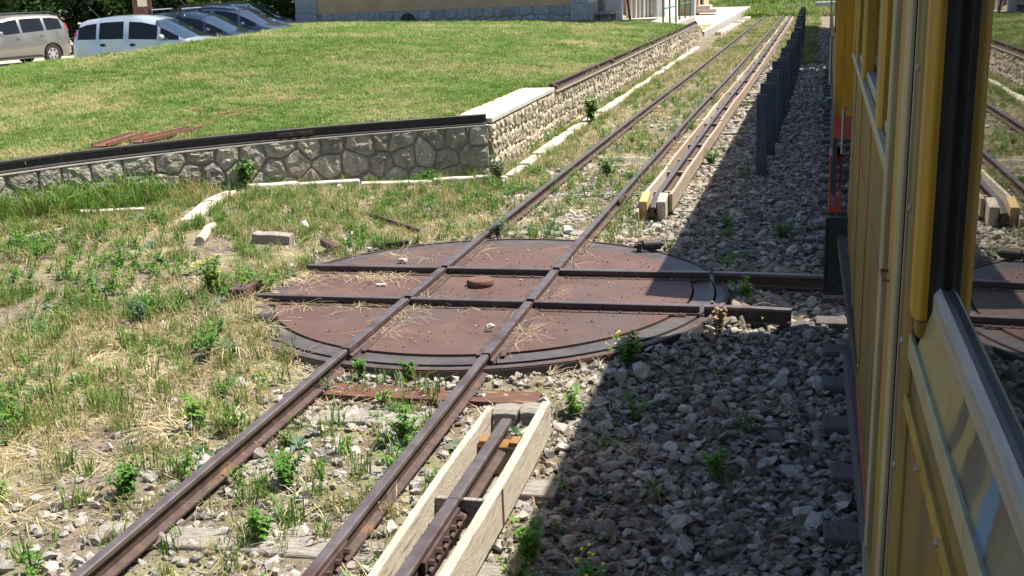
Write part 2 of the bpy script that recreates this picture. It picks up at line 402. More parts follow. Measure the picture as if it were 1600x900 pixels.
def zg(x, y):
    """level of the yard"""
    z = -.17+.23*smooth01((-x-1.8)/4.5)*smooth01((y+7)/7)
    z = z-.04*smooth01((x-1.1)/.5)
    z = z+.02*(noise2(x, y, 1.3)-.5)+.012*(noise2(x, y, 5, 3)-.5)
    r = np.hypot(x, y)
    z = z+(-.092-z)*smooth01((2.75-r)/.6)*smooth01((.4-x)/1.2)*smooth01((y+2.2)/1.2)+(-.135-z)*smooth01((2.6-r)/.45)*(1-smooth01((.4-x)/1.2)*smooth01((y+2.2)/1.2))
    a = np.arctan2(y, -x); sec = smooth01((1.0+a)/.2)*smooth01((.50-a)/.3)       # soil has crept over the left rim
    z = z+(-.064-z)*sec*smooth01((2.75-r)/.5)
    z = np.where(r < 2.11-.24*(sec > .5), -.27, z)
    return z

# upper lawn heights from a thin-plate fit through measured levels
LC = np.array([(-6.7, 2.5, .66), (-4.5, 5.0, .66), (-1.8, 6.9, .63), (-7.4, .7, .66), (-1.9, 12, .63), (-1.8, 18, .63), (-1.7, 28, .63), (-1.7, 38, .63),
    (-5.3, 34.6, .86), (-11, 34.6, 1.02), (-17, 34.6, 1.16), (-19.6, 20.1, .58), (-13.7, 14.8, 1.08), (-12.4, 15.2, 1.19), (-11.3, 15.6, 1.33), (-12.0, 20.0, 1.30), (-13.9, 26.5, 1.22),
    (-13, 6, .6), (-20, 10, .5), (-6, 14, .9), (-6, 24, .92), (-3.6, 12, .70), (-3.3, 24, .70), (-30, 0, .4), (-9, 6, .75)])
def tps_k(r): return np.where(r > 1e-9, r*r*np.log(np.maximum(r, 1e-9)), 0)
def tps_fit(C):
    n = len(C); K = tps_k(np.hypot(C[:, 0:1]-C[:, 0], C[:, 1:2]-C[:, 1]))+np.eye(n)*.5
    Pm = np.c_[np.ones(n), C[:, :2]]; A = np.block([[K, Pm], [Pm.T, np.zeros((3, 3))]])
    return np.linalg.solve(A, np.r_[C[:, 2], 0, 0, 0])
LW = tps_fit(LC)
CREST = np.array([(-21, 19.8), (-19.8, 20.1), (-16.5, 16.8), (-14.0, 15.3), (-12.6, 15.8), (-11.4, 16.4), (-11.4, 18), (-12.2, 20.5), (-14.1, 27), (-17.2, 34.6)])
def crest_d(x, y):
    """signed distance past the edge of the lawn towards the car park"""
    x = np.asarray(x, float); y = np.asarray(y, float); best = np.full(x.shape, 1e9); sg = np.zeros(x.shape)
    for i in range(len(CREST)-1):
        a = CREST[i]; b = CREST[i+1]; d = b-a; L = np.hypot(*d)
        t = np.clip(((x-a[0])*d[0]+(y-a[1])*d[1])/L**2, 0, 1)
        dist = np.hypot(x-a[0]-t*d[0], y-a[1]-t*d[1]); side = (x-a[0])*d[1]-(y-a[1])*d[0]
        m = dist < best; best = np.where(m, dist, best); sg = np.where(m, np.where(side < 0, 1, -1), sg)
    return best*sg
def zl(x, y):
    x = np.asarray(x, float); y = np.asarray(y, float); sh = x.shape; X = x.ravel(); Y = y.ravel()
    K = tps_k(np.hypot(X[:, None]-LC[:, 0], Y[:, None]-LC[:, 1]))
    z = (K@LW[:-3]+LW[-3]+X*LW[-2]+Y*LW[-1]).reshape(sh)
    d = crest_d(x, y)
    z = np.clip(z, .3, 1.6); z = z+(.40-z)*smooth01(d/1.2)
    return z+.03*(noise2(x, y, .8, 5)-.5)*(d < 0)
def y_front(x): return np.interp(x, WALL[:, 0], WALL[:, 1])

# ------------------------------------------------------------------ ground, lawn, road
def grid_mesh(name, X, Y, Z, m):
    ny, nx = X.shape; V = np.stack([X, Y, Z], -1).reshape(-1, 3)
    i = np.arange(nx-1)[None, :]+nx*np.arange(ny-1)[:, None]
    Fq = np.stack([i, i+1, i+1+nx, i+nx], -1).reshape(-1, 4)
    me = bpy.data.meshes.new(name); me.from_pydata(V.tolist(), [], Fq.tolist()); me.update(); me.materials.append(MATS[m])
    me.polygons.foreach_set('use_smooth', [True]*len(me.polygons))
    o = bpy.data.objects.new(name, me); COL.objects.link(o); return o
xs = np.concatenate([[-600, -250, -100, -50, -30, -20, -14], np.arange(-10, 5.01, .11), [6, 8, 12, 20, 50, 120, 300, 600]])
ys = np.concatenate([[-400, -120, -40, -18, -12], np.arange(-9, 14.01, .11), [15, 17, 20, 24, 30, 36, 44, 55, 70, 90, 130, 250, 600, 1200]])
GX, GY = np.meshgrid(xs, ys); struct(grid_mesh('ground', GX, GY, np.where(np.abs(GX) < 30, zg(GX, GY), -.2), 'ground_mat'))

lx = np.concatenate([np.linspace(-60, -22, 10), np.arange(-21.5, -1.7, .3), [-1.71]])
lt = np.linspace(0, 1, 130)**1.15
LX = np.repeat(lx[None, :], len(lt), 0); Y0 = np.where(lx < -7.35, .6+(-lx-7.35)*-.5, y_front(lx)+.12)
LX2 = LX+0; LY = Y0[None, :]+(60-Y0[None, :])*lt[:, None]
# east edge follows the wall
fac = smooth01((LX+8)/6.3); LX2 = LX+(xw(LY)-.1-(-1.71))*fac*(LY > 6.4)
LZ = zl(LX2, LY); LZ = LZ+(.15-LZ)*smooth01((LY-37.5)/1.0)*smooth01((LX2+8)/2)
struct(grid_mesh('lawn', LX2, LY, LZ, 'lawn_mat'))
# car park behind the crest
px = np.linspace(-70, -9.5, 60); py = np.linspace(12, 90, 60); PX, PY = np.meshgrid(px, py)
d = crest_d(PX, PY); PZ = np.where(d > .7, .455+.015*noise2(PX, PY, .7), .2)
struct(grid_mesh('car_park', PX, PY, PZ, 'gravel_road'))

# ------------------------------------------------------------------ rails
def rail_prof(h=.125, head=.058, foot=.10):
    a = head/2; f = foot/2
    return [(-f, -h), (f, -h), (f, -h+.012), (.010, -h+.026), (.009, -.04), (a, -.028), (a, -.006), (a*.72, 0), (-a*.72, 0), (-a, -.006), (-a, -.028), (-.009, -.04), (-.010, -h+.026), (-f, -h+.012)]
RAILMS = [0, 0, 0, 0, 0, 1, 1, 1, 1, 1, 0, 0, 0, 0]
def rail(name, parent, path, prof=None):
    mb = MB(); mb.sweep(prof or rail_prof(), path, 0, RAILMS)
    return mb.build(name, ['rust', 'railhead'], parent)
def fishplate(parent, c, length=.45, ang=0, side=1, bolts=4, dz=-.062, off=.026):
    """bolted splice bar on the web of a rail that runs along ang"""
    R = Matrix.Rotation(ang, 3, 'Z')
    mb = MB(); mb.box(Vector(c)+R@Vector((side*off, 0, dz)), (.022, length, .058), R)
    p = mb.build('fishplate', 'rust', parent, bevel=.004)
    for i in range(bolts):
        y = -length/2+length*(i+.5)/bolts
        b = MB(); q = Vector(c)+R@Vector((side*(off+.010), y, dz)); e = q+R@Vector((side*.028, 0, 0))
        b.tube([q, e], .017, 6); b.build('bolt', 'rust', p)
    return p

S = .53          # half the distance between rail centres
RD = 1.985       # deck radius
# ------------------------------------------------------------------ turntable
tt = thing('turntable', (0, 0, -.28), 'rusty round wagon turntable with crossed rails set in gravel', 'turntable')
ZD = -.068
circ = [(1.80*cos(2*pi*i/96), 1.80*sin(2*pi*i/96)) for i in range(96)]
cells = [(-3, -S), (-S, S), (S, 3)]; g = .036
for ix, (x0, x1) in enumerate(cells):
    for iy, (y0, y1) in enumerate(cells):
        p = circ
        for a, b, c in ((-1, 0, -(x0+g)), (1, 0, x1-g), (0, -1, -(y0+g)), (0, 1, y1-g)): p = clip_poly(p, a, b, c)
        if len(p) > 2:
            mb = MB(); mb.prism(p, ZD-.02, ZD+.0015*((ix*3+iy*5) % 4)); mb.build('deck_plate', 'deck', tt, bevel=.002)
def ring(name, r0, r1, z0, z1, m, parent, n=96, a0=0, a1=2*pi):
    mb = MB(); full = abs(a1-a0-2*pi) < 1e-6; k = n if full else n+1
    for i in range(k):
        a = a0+(a1-a0)*i/n
        for r, z in ((r0, z0), (r1, z0), (r1, z1), (r0, z1)): mb.v.append((r*cos(a), r*sin(a), z))
    for i in range(n):
        j = (i+1) % k
        for q in range(4):
            w = (q+1) % 4; mb.f.append((i*4+q, j*4+q, j*4+w, i*4+w)); mb.m.append(0)
    if not full:
        mb.f += [(0, 1, 2, 3), (n*4, n*4+1, n*4+2, n*4+3)]; mb.m += [0, 0]
    return mb.build(name, m, parent)
for k in range(4):      # deck rim in four bolted lengths
    ring('deck_rim', 1.815, RD, ZD-.10, ZD-.012, 'ring', tt, 24, k*pi/2+.31, (k+1)*pi/2+.306)
for k in range(6):      # the fixed kerb ring of the pit
    ring('pit_ring', RD+.018, 2.105, -.27, ZD-.022, 'ring', tt, 20, k*pi/3+.2, (k+1)*pi/3+.196)
ring('pit_lip', 2.07, 2.10, ZD-.021, ZD-.012, 'rust', tt)
mb = MB(); mb.lathe([(0, -.27), (1.81, -.27), (1.81, ZD-.11), (0, ZD-.11)], n=48); mb.build('drum', 'rust_dark', tt)
dprof = [(-.052, -.085), (.052, -.085), (.052, -.060), (.030, -.052), (.034, -.036), (.034, -.005), (.028, 0), (-.028, 0), (-.034, -.005), (-.034, -.036), (-.030, -.052), (-.052, -.060)]
dms = [0, 0, 0, 0, 0, 1, 1, 1, 0, 0, 0, 0]
C = math.sqrt(RD*RD-S*S); gp = .042
def drail(a, b, z=0):
    mb = MB(); mb.sweep(dprof, [(a[0], a[1], z), (b[0], b[1], z)], 0, dms); return mb.build('rail', ['rust', 'railhead'], tt)
for sx in (-1, 1):
    drail((sx*S, -C), (sx*S, -S-gp)); drail((sx*S, -S+gp), (sx*S, S-gp)); drail((sx*S, S+gp), (sx*S, C))
for sy in (-1, 1):
    drail((-C, sy*S), (-S-gp, sy*S), -.003); drail((-S+gp, sy*S), (S-gp, sy*S), -.003); drail((S+gp, sy*S), (C, sy*S), -.003)
for sx in (-1, 1):
    for sy in (-1, 1):
        mb = MB(); mb.prism([(sx*S+.05*cos(a), sy*S+.05*sin(a)) for a in np.arange(8)*pi/4+pi/8], ZD, -.030); mb.build('crossing_casting', 'rust', tt, bevel=.004)
# flangeway strips and rivets beside the rails
for sx, sgn in ((-1, 1), (1, 1), (-1, -1), (1, -1)):
    for (y0, y1) in ((-C+.12, -S-.12), (-S+.12, S-.12), (S+.12, C-.12)):
        if sgn < 0 and y0 > 0: continue
        mb = MB(); x = sx*S+sgn*.088; mb.bb(x-.018, x+.018, y0, y1, ZD, ZD+.011); mb.build('flange_strip', 'rust', tt, bevel=.002)
for sy, sgn in ((-1, -1), (1, -1), (-1, 1)):
    for (x0, x1) in ((-C+.1, -S-.1), (-S+.1, S-.1), (S+.1, C-.1)):
        mb = MB(); y = sy*S+sgn*.085; mb.bb(x0, x1, y-.017, y+.017, ZD, ZD+.010); mb.build('flange_strip', 'rust', tt, bevel=.002)
rv = MB(); rv.lathe([(.013, 0), (.012, .006), (.006, .011), (0, .012)], n=8)
rvo = None
for sy in (-1, 1):
    for x in np.arange(-1.75, 1.8, .16):
        if min(abs(x-S), abs(x+S)) < .09: continue
        if rvo is None:
            rvo = rv.build('rivet', 'rust', None); rvo.parent = tt; rvo.location = (x, sy*S-.085, ZD+.010+.28)
        else: share(rvo, 'rivet', tt, (x, sy*S-.085, ZD+.010+.28))
mb = MB(); mb.lathe([(.112, ZD), (.120, ZD+.012), (.120, ZD+.045), (.110, ZD+.060), (.07, ZD+.064), (0, ZD+.062)], (-.07, .14, 0), 28); mb.build('pivot_cap', 'rust_bright', tt, smooth=True)

# latch bracket at the rim, left
lb = thing('latch_bracket', (-2.0, -.5, -.2), 'rusty cast latch bracket bolted at the turntable rim', 'bracket')
mb = MB(); mb.bb(-2.14, -1.985, -.60, -.42, -.20, .05); mb.build('casting', 'rust', lb, bevel=.008)
mb = MB(); mb.bb(-2.09, -2.005, -.425, -.10, -.02, .035); mb.build('tail_bar', 'rust', lb, bevel=.006)
mb = MB(); mb.bb(-2.22, -2.09, -.53, -.45, -.13, -.07); mb.build('side_lug', 'rust_bright', lb, bevel=.008)
mb = MB(); mb.lathe([(.028, -.006), (.028, .004), (.016, .005), (.015, -.004), (0, -.004)], (-2.05, -.50, .052), 14); mb.build('pin_hole', 'rust_dark', lb)
sh = thing('roller_shaft', (-2.2, -.72, -.2), 'short rusty steel shaft end lying in weeds left of the turntable', 'shaft')
mb = MB(); mb.tube([(-2.30, -.80, -.09), (-2.12, -.70, -.085)], .048, 14); mb.build('shaft', 'rust', sh, smooth=True)
mb = MB(); mb.tube([(-2.13, -.71, -.085), (-2.03, -.64, -.08)], .024, 10); mb.build('journal', 'rust', sh, smooth=True)
def roller(loc, ang, label, s=1):
    r = thing('rim_roller', (loc[0], loc[1], -.2), label, 'roller')
    dx, dy = cos(ang), sin(ang); z = loc[2]
    mb = MB(); mb.tube([(loc[0]-dx*.075*s, loc[1]-dy*.075*s, z), (loc[0]+dx*.075*s, loc[1]+dy*.075*s, z)], .045*s, 16); mb.build('roller', 'rust_dark', r, smooth=True)
    mb = MB(); mb.tube([(loc[0]-dx*.15*s, loc[1]-dy*.15*s, z), (loc[0]+dx*.10*s, loc[1]+dy*.10*s, z)], .02*s, 10); mb.build('axle', 'rust', r, smooth=True)
    mb = MB(); mb.box((loc[0]-dx*.11*s, loc[1]-dy*.11*s, z-.02), (.03, .11, .1), ang); mb.build('bearing_block', 'rust_dark', r, bevel=.006)
roller((-1.55, -1.10, -.055), .2, 'small black roller on the turntable rim next to the weeds')
roller((1.27, 1.62, -.02), .35, 'black roller with lever on the rim beside shaded gravel', 1.15)
def bar(name, label, cat, p, q, w, h, m, bev=.006):
    p = Vector(p); q = Vector(q); d = q-p; mb = MB()
    mb.sweep([(-w/2, -h/2), (w/2, -h/2), (w/2, h/2), (-w/2, h/2)], [p, (p+q)/2+Vector((0, 0, -.002)), q]); c = (p+q)/2
    o = mb.build(name, m, None, bevel=bev, loc=tuple(c)); return tag(o, label, cat)
bar('steel_bar', 'short thick rusty bar at far rim of the turntable', 'metal bar', (-2.22, 1.72, -.06), (-1.92, 1.36, -.05), .085, .07, 'rust')
bar('steel_rod', 'long thin rusty rod lying in grass behind the turntable', 'metal bar', (-2.30, 3.35, -.10), (-1.40, 2.45, -.09), .04, .05, 'rust')
bar('steel_bar', 'small black bar lying on the far rim of the turntable', 'metal bar', (-1.52, 1.58, -.05), (-1.28, 1.72, -.045), .07, .04, 'rust_dark')
bar('steel_bar', 'flat rusty bar in gravel between far right rail and roller', 'metal bar', (.72, 2.25, -.13), (1.15, 2.2, -.12), .07, .03, 'rust_bright')

# ------------------------------------------------------------------ siding track
def sleeper(parent, y, x0, x1, w, z, m, jit=0):
    mb = MB(); n = 5; xs_ = np.linspace(x0, x1, n)
    mb.sweep([(-w/2, -.12), (w/2, -.12), (w/2, 0), (-w/2, 0)], [(x, y+jit*math.sin(i*2.1+y), z+.006*math.sin(i*1.7+y*3)) for i, x in enumerate(xs_)])
    return mb.build('sleeper', m, parent, bevel=.012)
def spike(parent, x, y, z):
    mb = MB(); mb.lathe([(.026, 0), (.026, .010), (.014, .012), (.014, .026), (0, .028)], (x, y, z), 8); mb.build('rail_screw', 'alu', parent)
nt_ = thing('railway_track', (0, -5.5, -.17), 'rusty siding rails leading to the turntable across stones and weeds', 'track')
YN = -C-.03
def xn(y): return -.006*(y-YN)
for sx in (-1, 1):
    rail('rail', nt_, [(sx*S+xn(y), y, -.002) for y in np.linspace(YN, -10.5, 9)])
def channel_sleeper(y, x0, x1):
    mb = MB(); mb.sweep([(-.13, -.11), (-.118, -.11), (-.10, -.014), (.10, -.014), (.118, -.11), (.13, -.11), (.11, 0), (-.11, 0)], [(x0, y, -.128), (x1, y, -.128)])
    return mb.build('steel_sleeper', 'steel_sleeper', nt_)
channel_sleeper(-2.42, -.46, 1.02)
for x in (-S-.075, -S+.075, S-.075, S+.075): spike(nt_, x, -2.42, -.128)
for k, (y, x0, x1, z) in enumerate([(-2.84, -.38, .36, -.145), (-3.62, -.95, .95, -.165), (-4.55, -.9, .95, -.150), (-5.45, -.95, .95, -.155), (-6.3, -.95, .95, -.15)]):
    sleeper(nt_, y, x0, x1, .20, z, 'wood_greyx', .01)
    for x in (-S-.07, S+.07): spike(nt_, x+xn(y), y, z+.004)
fishplate(nt_, (S+xn(-4.9), -4.9, 0), .45, 0, 1)
ft = thing('railway_track', (0, 3, -.17), 'rusty siding rails running from the turntable past the stone wall', 'track')
ysr = np.concatenate([np.linspace(C+.03, 12, 14), np.linspace(13, 92, 50)])
rail('rail', ft, [(S+xo(y), y, -.002-.0008*max(0, y-20)*.2) for y in ysr])
rail('rail', ft, [(-S+xo(y), y, -.002) for y in ysr])
for k, y in enumerate(np.arange(2.75, 40, .78)):
    sleeper(ft, y, -.88+float(xo(y))+.05*math.sin(k*3.3), .9+float(xo(y)), .2, -.155-.012*(k % 3), 'wood_greyx', .012)
for y in (4.2, 9.8, 16): fishplate(ft, (S+float(xo(y)), y, 0), .45, -.015, 1)
# stub rails on the right
for sy, x1, lab in ((1, 2.90, 'rusty stub rail leaving the turntable towards the train, ragged outer end'), (-1, 2.62, 'rusty stub rail ending in gravel beside the sunlit stones')):
    t = thing('stub_rail', (2.4, sy*S, -.17), lab, 'rail')
    rail('rail', t, [(C+.035, sy*S, -.003), (2.3, sy*S-.004, -.004), (x1, sy*S-.012, -.012)])
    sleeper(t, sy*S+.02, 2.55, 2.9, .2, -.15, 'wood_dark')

# ------------------------------------------------------------------ third rail with timber guard boards
def board(parent, x, y0, y1, z0, z1, m, w=.036, curve=True, nm='guard_board', wob=.004):
    n = max(3, int((y1-y0)/.4)); mb = MB(); yy = np.linspace(y0, y1, n)
    h = z1-z0
    mb.sweep([(-w/2, 0), (w/2, 0), (w/2, h), (-w/2, h)], [(x+(float(xo(y)) if curve else 0)+wob*math.sin(y*2.3+x*9), y, z0+wob*math.sin(y*1.1+x*5)) for y in yy])
    return mb.build(nm, m, parent, bevel=.006)
t3 = thing('third_rail', (1.06, -4.5, -.2), 'power rail boxed in pale timber boards, ending before the turntable', 'power rail')
p3 = rail_prof(.125, .062, .10)
rail('rail', t3, [(1.045, -3.36, .10), (1.043, -3.8, .10), (1.04, -4.42, .10)], p3)
rail('rail', t3, [(1.04, -4.425, .10), (1.02, -10.5, .10)], p3)
board(t3, .905, -5.7, -3.22, -.10, .105, 'wood_pale', .04, curve=False, wob=.007); board(t3, .895, -10.5, -5.71, -.11, .10, 'wood_pale', curve=False)
board(t3, 1.235, -5.8, -3.12, -.085, .122, 'wood_pale', .05, curve=False, wob=.007); board(t3, 1.225, -10.5, -5.81, -.10, .11, 'wood_pale', .05, curve=False)
for x0, x1, z in ((.93, 1.085, .095), (1.092, 1.208, .108)):
    mb = MB(); mb.sweep([(-.085, -.09), (.085, -.09), (.09, -.01), (.05, .006), (-.05, .002), (-.085, -.012)], [(x0, -3.18, z), ((x0+x1)/2, -3.175, z+.007), (x1, -3.18, z+.004)])
    mb.build('end_block', 'wood_greyx', t3, bevel=.006)
def insulator(parent, x, y, z0, m='insulator'):
    mb = MB()
    mb.sweep([(-.06, 0), (.06, 0), (.055, .012), (-.055, .012)], [(x-.115, y, z0), (x+.115, y, z0)])
    for sx in (-1, 1): mb.box((x+sx*.088, y, z0+.02), (.05, .10, .035))
    o = mb.build('insulator_clamp', m, parent, bevel=.008)
    mb = MB(); mb.lathe([(.06, z0-.16), (.075, z0-.14), (.055, z0-.10), (.072, z0-.07), (.06, z0), (0, z0)], (x, y, 0), 16); mb.build('insulator_body', 'stone_tan', parent, smooth=True)
for y in (-3.52, -5.6, -7.6): insulator(t3, 1.045, y, .005)
for y, x0, x1 in ((-4.33, .92, 1.215), (-6.4, .91, 1.21)):
    mb = MB(); mb.bb(x0, x1, y-.016, y+.016, -.10, .058); mb.build('spacer', 'wood_grey', t3, bevel=.004)
fishplate(t3, (1.04, -4.72, .10), .56, 0, 1, 5, -.066, .03); fishplate(t3, (1.04, -4.72, .10), .56, 0, -1, 5, -.066, .03)
mb = MB(); mb.box((1.262, -4.33, .02), (.012, .03, .2)); mb.build('strap', 'rust', t3)
for k, y in enumerate((-3.75, -4.7, -5.7)):
    mb = MB(); mb.bb(.78, 1.42, y-.1, y+.1, -.25, -.13); mb.build('support_sleeper', 'wood_greyx', t3, bevel=.01)
tf = thing('third_rail', (1.2, 5, -.2), 'long power rail between brown timber boards beside the wall siding', 'power rail')
yy = np.concatenate([[3.30, 3.42, 3.6], np.linspace(4, 58, 50)])
rail('rail', tf, [(1.075+float(xo(y))-.02, y, .10 if y > 3.5 else (.02 if y < 3.4 else .07)) for y in yy], p3)
y = 3.62; k = 0
while y < 56:
    L_ = 2.1 if k % 2 == 0 else 2.7
    board(tf, .915, y+.02*(k % 3), y+L_-.015, -.10, .10+.008*math.sin(k*2.3), 'wood_tan' if k % 3 else 'wood_pale', .036)
    board(tf, 1.215, y, y+L_-.02, -.09+.008*math.sin(k), .105+.008*math.cos(k*1.9), 'wood_tan', .040)
    y += L_; k += 1
for k, y in enumerate(np.concatenate([np.arange(4.3, 13, 1.25), np.arange(13, 50, 1.4)])):
    mb = MB(); c = float(xo(y)); mb.bb(.935+c, 1.195+c, y-.03, y+.03, -.08, .02+.03*(k % 2)); mb.build('spacer', 'wood_grey' if k % 2 else 'wood_tan', tf, bevel=.005)
for k, y in enumerate(np.arange(4.0, 20, 1.7)):
    mb = MB(); c = float(xo(y)); mb.bb(.8+c, 1.5+c, y-.09, y+.09, -.28, -.14); mb.build('support_sleeper', 'wood_greyx', tf, bevel=.01)
mb = MB(); mb.sweep([(-.045, -.10), (.045, -.10), (.045, .10), (-.045, .10)], [(.955, 3.40, -.03), (.955, 3.72, .03)]); mb.build('end_block', 'wood_yellow', tf, bevel=.01)
mb = MB(); mb.sweep([(-.05, -.12), (.05, -.12), (.05, .10), (-.05, .10)], [(1.16, 3.38, -.03), (1.16, 3.70, .02)]); mb.build('end_block', 'wood_pale', tf, bevel=.01)
mb = MB(); mb.box((.90, 3.42, -.08), (.03, .26, .17), Matrix.Rotation(.25, 3, 'X')); mb.build('end_block', 'wood_tan', tf, bevel=.006)

# ------------------------------------------------------------------ stone retaining walls: one mesh per stone
def voronoi_cells(pts, x0, x1, z0, z1):
    out = []
    for i, p in enumerate(pts):
        poly = [(x0, z0), (x1, z0), (x1, z1), (x0, z1)]
        for j, q in enumerate(pts):
            if i == j: continue
            if abs(q[0]-p[0]) > 1.3: continue
            a, b = q[0]-p[0], q[1]-p[1]; c = (q[0]**2+q[1]**2-p[0]**2-p[1]**2)/2
            poly = clip_poly(poly, a, b, c)
            if len(poly) < 3: break
        if len(poly) > 2: out.append(poly)
    return out
def stone_mesh(poly, to3d, rnd, gap=.011, bulge=.04, rows=2):
    """pillow-shaped rough stone from a wall cell: outline ring, shoulder ring, broken face"""
    P = np.array(poly); c = P.mean(0); r = np.hypot(*(P-c).T).mean()
    seg = []
    for i in range(len(P)):
        a, b = P[i], P[(i+1) % len(P)]; n = max(1, int(np.hypot(*(b-a))/(r*.5)))
        for k in range(n): seg.append(a+(b-a)*k/n)
    Q = np.array(seg)
    Q = .8*Q+.1*(np.roll(Q, 1, 0)+np.roll(Q, -1, 0))
    n = len(Q); v = []; f = []
    sc = max(.5, 1-gap/r); rings = [(sc, -.05), (sc, .002), (sc*.93, bulge*.55), (sc*.66, bulge*.9), (sc*.34, bulge*.9)]
    for k, (s, d) in enumerate(rings):
        for q in Q:
            w = c+(q-c)*s; dd = d+(rnd.uniform(-.5, .5)*bulge*(.6 if k == 2 else 1) if k >= 2 else 0); w = w+(np.array([rnd.uniform(-.1, .1), rnd.uniform(-.1, .1)])*r if k >= 3 else 0)
            v.append(to3d(w[0], w[1], dd))
    v.append(to3d(c[0], c[1], bulge*rnd.uniform(.4, 1.3)))
    for k in range(len(rings)-1):
        for i in range(n):
            j = (i+1) % n; f.append((k*n+i, k*n+j, (k+1)*n+j, (k+1)*n+i))
    b = (len(rings)-1)*n
    for i in range(n): f.append((b+i, b+(i+1) % n, len(v)-1))
    return v, f
def stone_wall(parent, cells, to3d, m, seed, bulge=.04, gap=.011, nm='stone'):
    rnd = random.Random(seed)
    for poly in cells:
        mb = MB(); v, f = stone_mesh(poly, to3d, rnd, gap, bulge); mb.add(v, f); mb.build(nm, m, parent)
def jitter_rows(x0, x1, rows, rnd, w=.27, jx=.05, jz=.035):
    pts = []
    for k, z in enumerate(rows):
        x = x0+(.0 if k % 2 else w*.5)-w
        while x < x1+w:
            pts.append((x+rnd.uniform(-jx, jx), z+rnd.uniform(-jz, jz))); x += w*rnd.uniform(.85, 1.18)
    return pts
rnd = random.Random(11)
LTOT = float(WALL_L[-1])
fw = thing('retaining_wall', (-4.4, 4.7, -.1), 'curved grey stone retaining wall with polygonal blocks below the lawn', 'wall')
def f3(s, z, d):
    x, y, nx, ny = wall_pt(s); return (float(x+nx*d), float(y+ny*d), z)
mb = MB(); ss = np.linspace(0, LTOT, 40); n = len(ss)
for s in ss:
    for z, d in ((-.5, -.012), (.565, -.012), (.565, -.5), (-.5, -.5)): mb.v.append(f3(s, z, d))
for i in range(n-1):
    for q in range(4): mb.f.append((i*4+q, i*4+(q+1) % 4, (i+1)*4+(q+1) % 4, (i+1)*4+q)); mb.m.append(0)
mb.f += [(0, 1, 2, 3), tuple((n-1)*4+q for q in range(4))]; mb.m += [0, 0]
mb.build('mortar_core', 'mortar', fw)
pts = jitter_rows(0, LTOT-.32, [.46, .18, -.09, -.3], rnd, .37, .10, .065)
cells_f = voronoi_cells(pts, 0, LTOT-.30, -.33, .575)
cells_f += [[(LTOT-.29, .29), (LTOT-.0, .29), (LTOT-.0, .575), (LTOT-.29, .575)], [(LTOT-.34, -.03), (LTOT-.0, -.03), (LTOT-.0, .275), (LTOT-.34, .275)], [(LTOT-.29, -.33), (LTOT-.0, -.33), (LTOT-.0, -.04), (LTOT-.29, -.04)]]
stone_wall(fw, cells_f, f3, 'stone_grey', 3, .024, .008)
rw = thing('retaining_wall', (-1.6, 15, -.17), 'long sunlit tan stone wall alongside the siding rails', 'wall')
YE = 38.5
def r3(s, z, d): return (float(xw(s))+d, s, z)
mb = MB(); ss = np.linspace(6.5, YE, 30)
mb.sweep([(-.45, -.5), (-.012, -.5), (-.012, .565), (-.45, .565)], [(float(xw(s)), s, 0) for s in ss]); mb.build('mortar_core', 'mortar', rw)
def rrows(y0, y1, w):
    p = jitter_rows(y0, y1, [.45, .20, -.05, -.25], rnd, w); return voronoi_cells(p, y0, y1, -.36, .575)
stone_wall(rw, rrows(6.52, 15, .26), r3, 'stone_tan', 5, .035)
stone_wall(rw, rrows(15.02, 24, .38), r3, 'stone_tan', 6, .04)
stone_wall(rw, rrows(24.02, YE, .6), r3, 'stone_tan', 7, .05)
# coping slab and edge rails
cs = MB(); cs.sweep([(-.62, 0), (.03, 0), (.03, .075), (-.6, .075)], [(float(xw(y)), y, .578) for y in (6.62, 8, 9.5, 11.15)])
tag(cs.build('coping_slab', 'slab', None, bevel=.012, loc=(-1.7, 9, .578)), 'white sunlit concrete coping slab at the wall corner', 'slab')
er = thing('edge_rail', (-4.4, 4.75, .578), 'old steel rail edging the top of curved stone wall', 'rail')
eprof = [(-.055, 0), (.055, 0), (.055, .012), (.012, .025), (.012, .095), (.034, .108), (.034, .135), (.024, .142), (-.024, .142), (-.034, .135), (-.034, .108), (-.012, .095), (-.012, .025), (-.055, .012)]
def edge_path(s0, s1, n, d=-.06): return [f3(s, .579, d) for s in np.linspace(s0, s1, n)]
ems = [0]*14
mb = MB(); mb.sweep(eprof, edge_path(0, LTOT-2.72, 20)); mb.build('rail', ['rust_dark'], er)
mb = MB(); mb.sweep(eprof, edge_path(LTOT-2.715, LTOT-.02, 14)); mb.build('rail', ['rust_dark'], er)
x_, y_, nx_, ny_ = wall_pt(LTOT-2.72); ang = atan2(ny_, nx_)
fishplate(er, (float(x_-nx_*.06), float(y_-ny_*.06), .721), .5, ang, 1, 4, -.075, .03).data.materials[0] = MATS['rust_dark']
mb = MB(); mb.sweep([(-.05, 0), (.05, 0), (.05, .014), (-.05, .014)], [f3(s, .556, -.03) for s in np.linspace(0, LTOT, 24)]); mb.build('ledge', 'slab', er)
e2 = thing('edge_rail', (-1.7, 20, .578), 'old steel rail edging the long wall behind the coping slab', 'rail')
pth = [(float(xw(y))-.05, y, .579) for y in np.linspace(11.17, 38.0, 24)]
mb = MB(); mb.sweep(eprof, pth); mb.build('rail', 'rust', e2)
mb = MB(); mb.sweep(eprof, [(float(xw(38))-.05, 38.02, .579), (float(xw(39.5))-.05, 39.6, .30), (float(xw(41))-.05, 41.4, -.08)]); mb.build('ramp_rail', 'rust', e2)
for y in (11.3, 17.5, 24.5):
    mb = MB(); mb.tube([(float(xw(y))-.02, y, .65), (float(xw(y))+.05, y, .65)], .04, 10); mb.build('bolt_boss', 'rust_bright', e2)
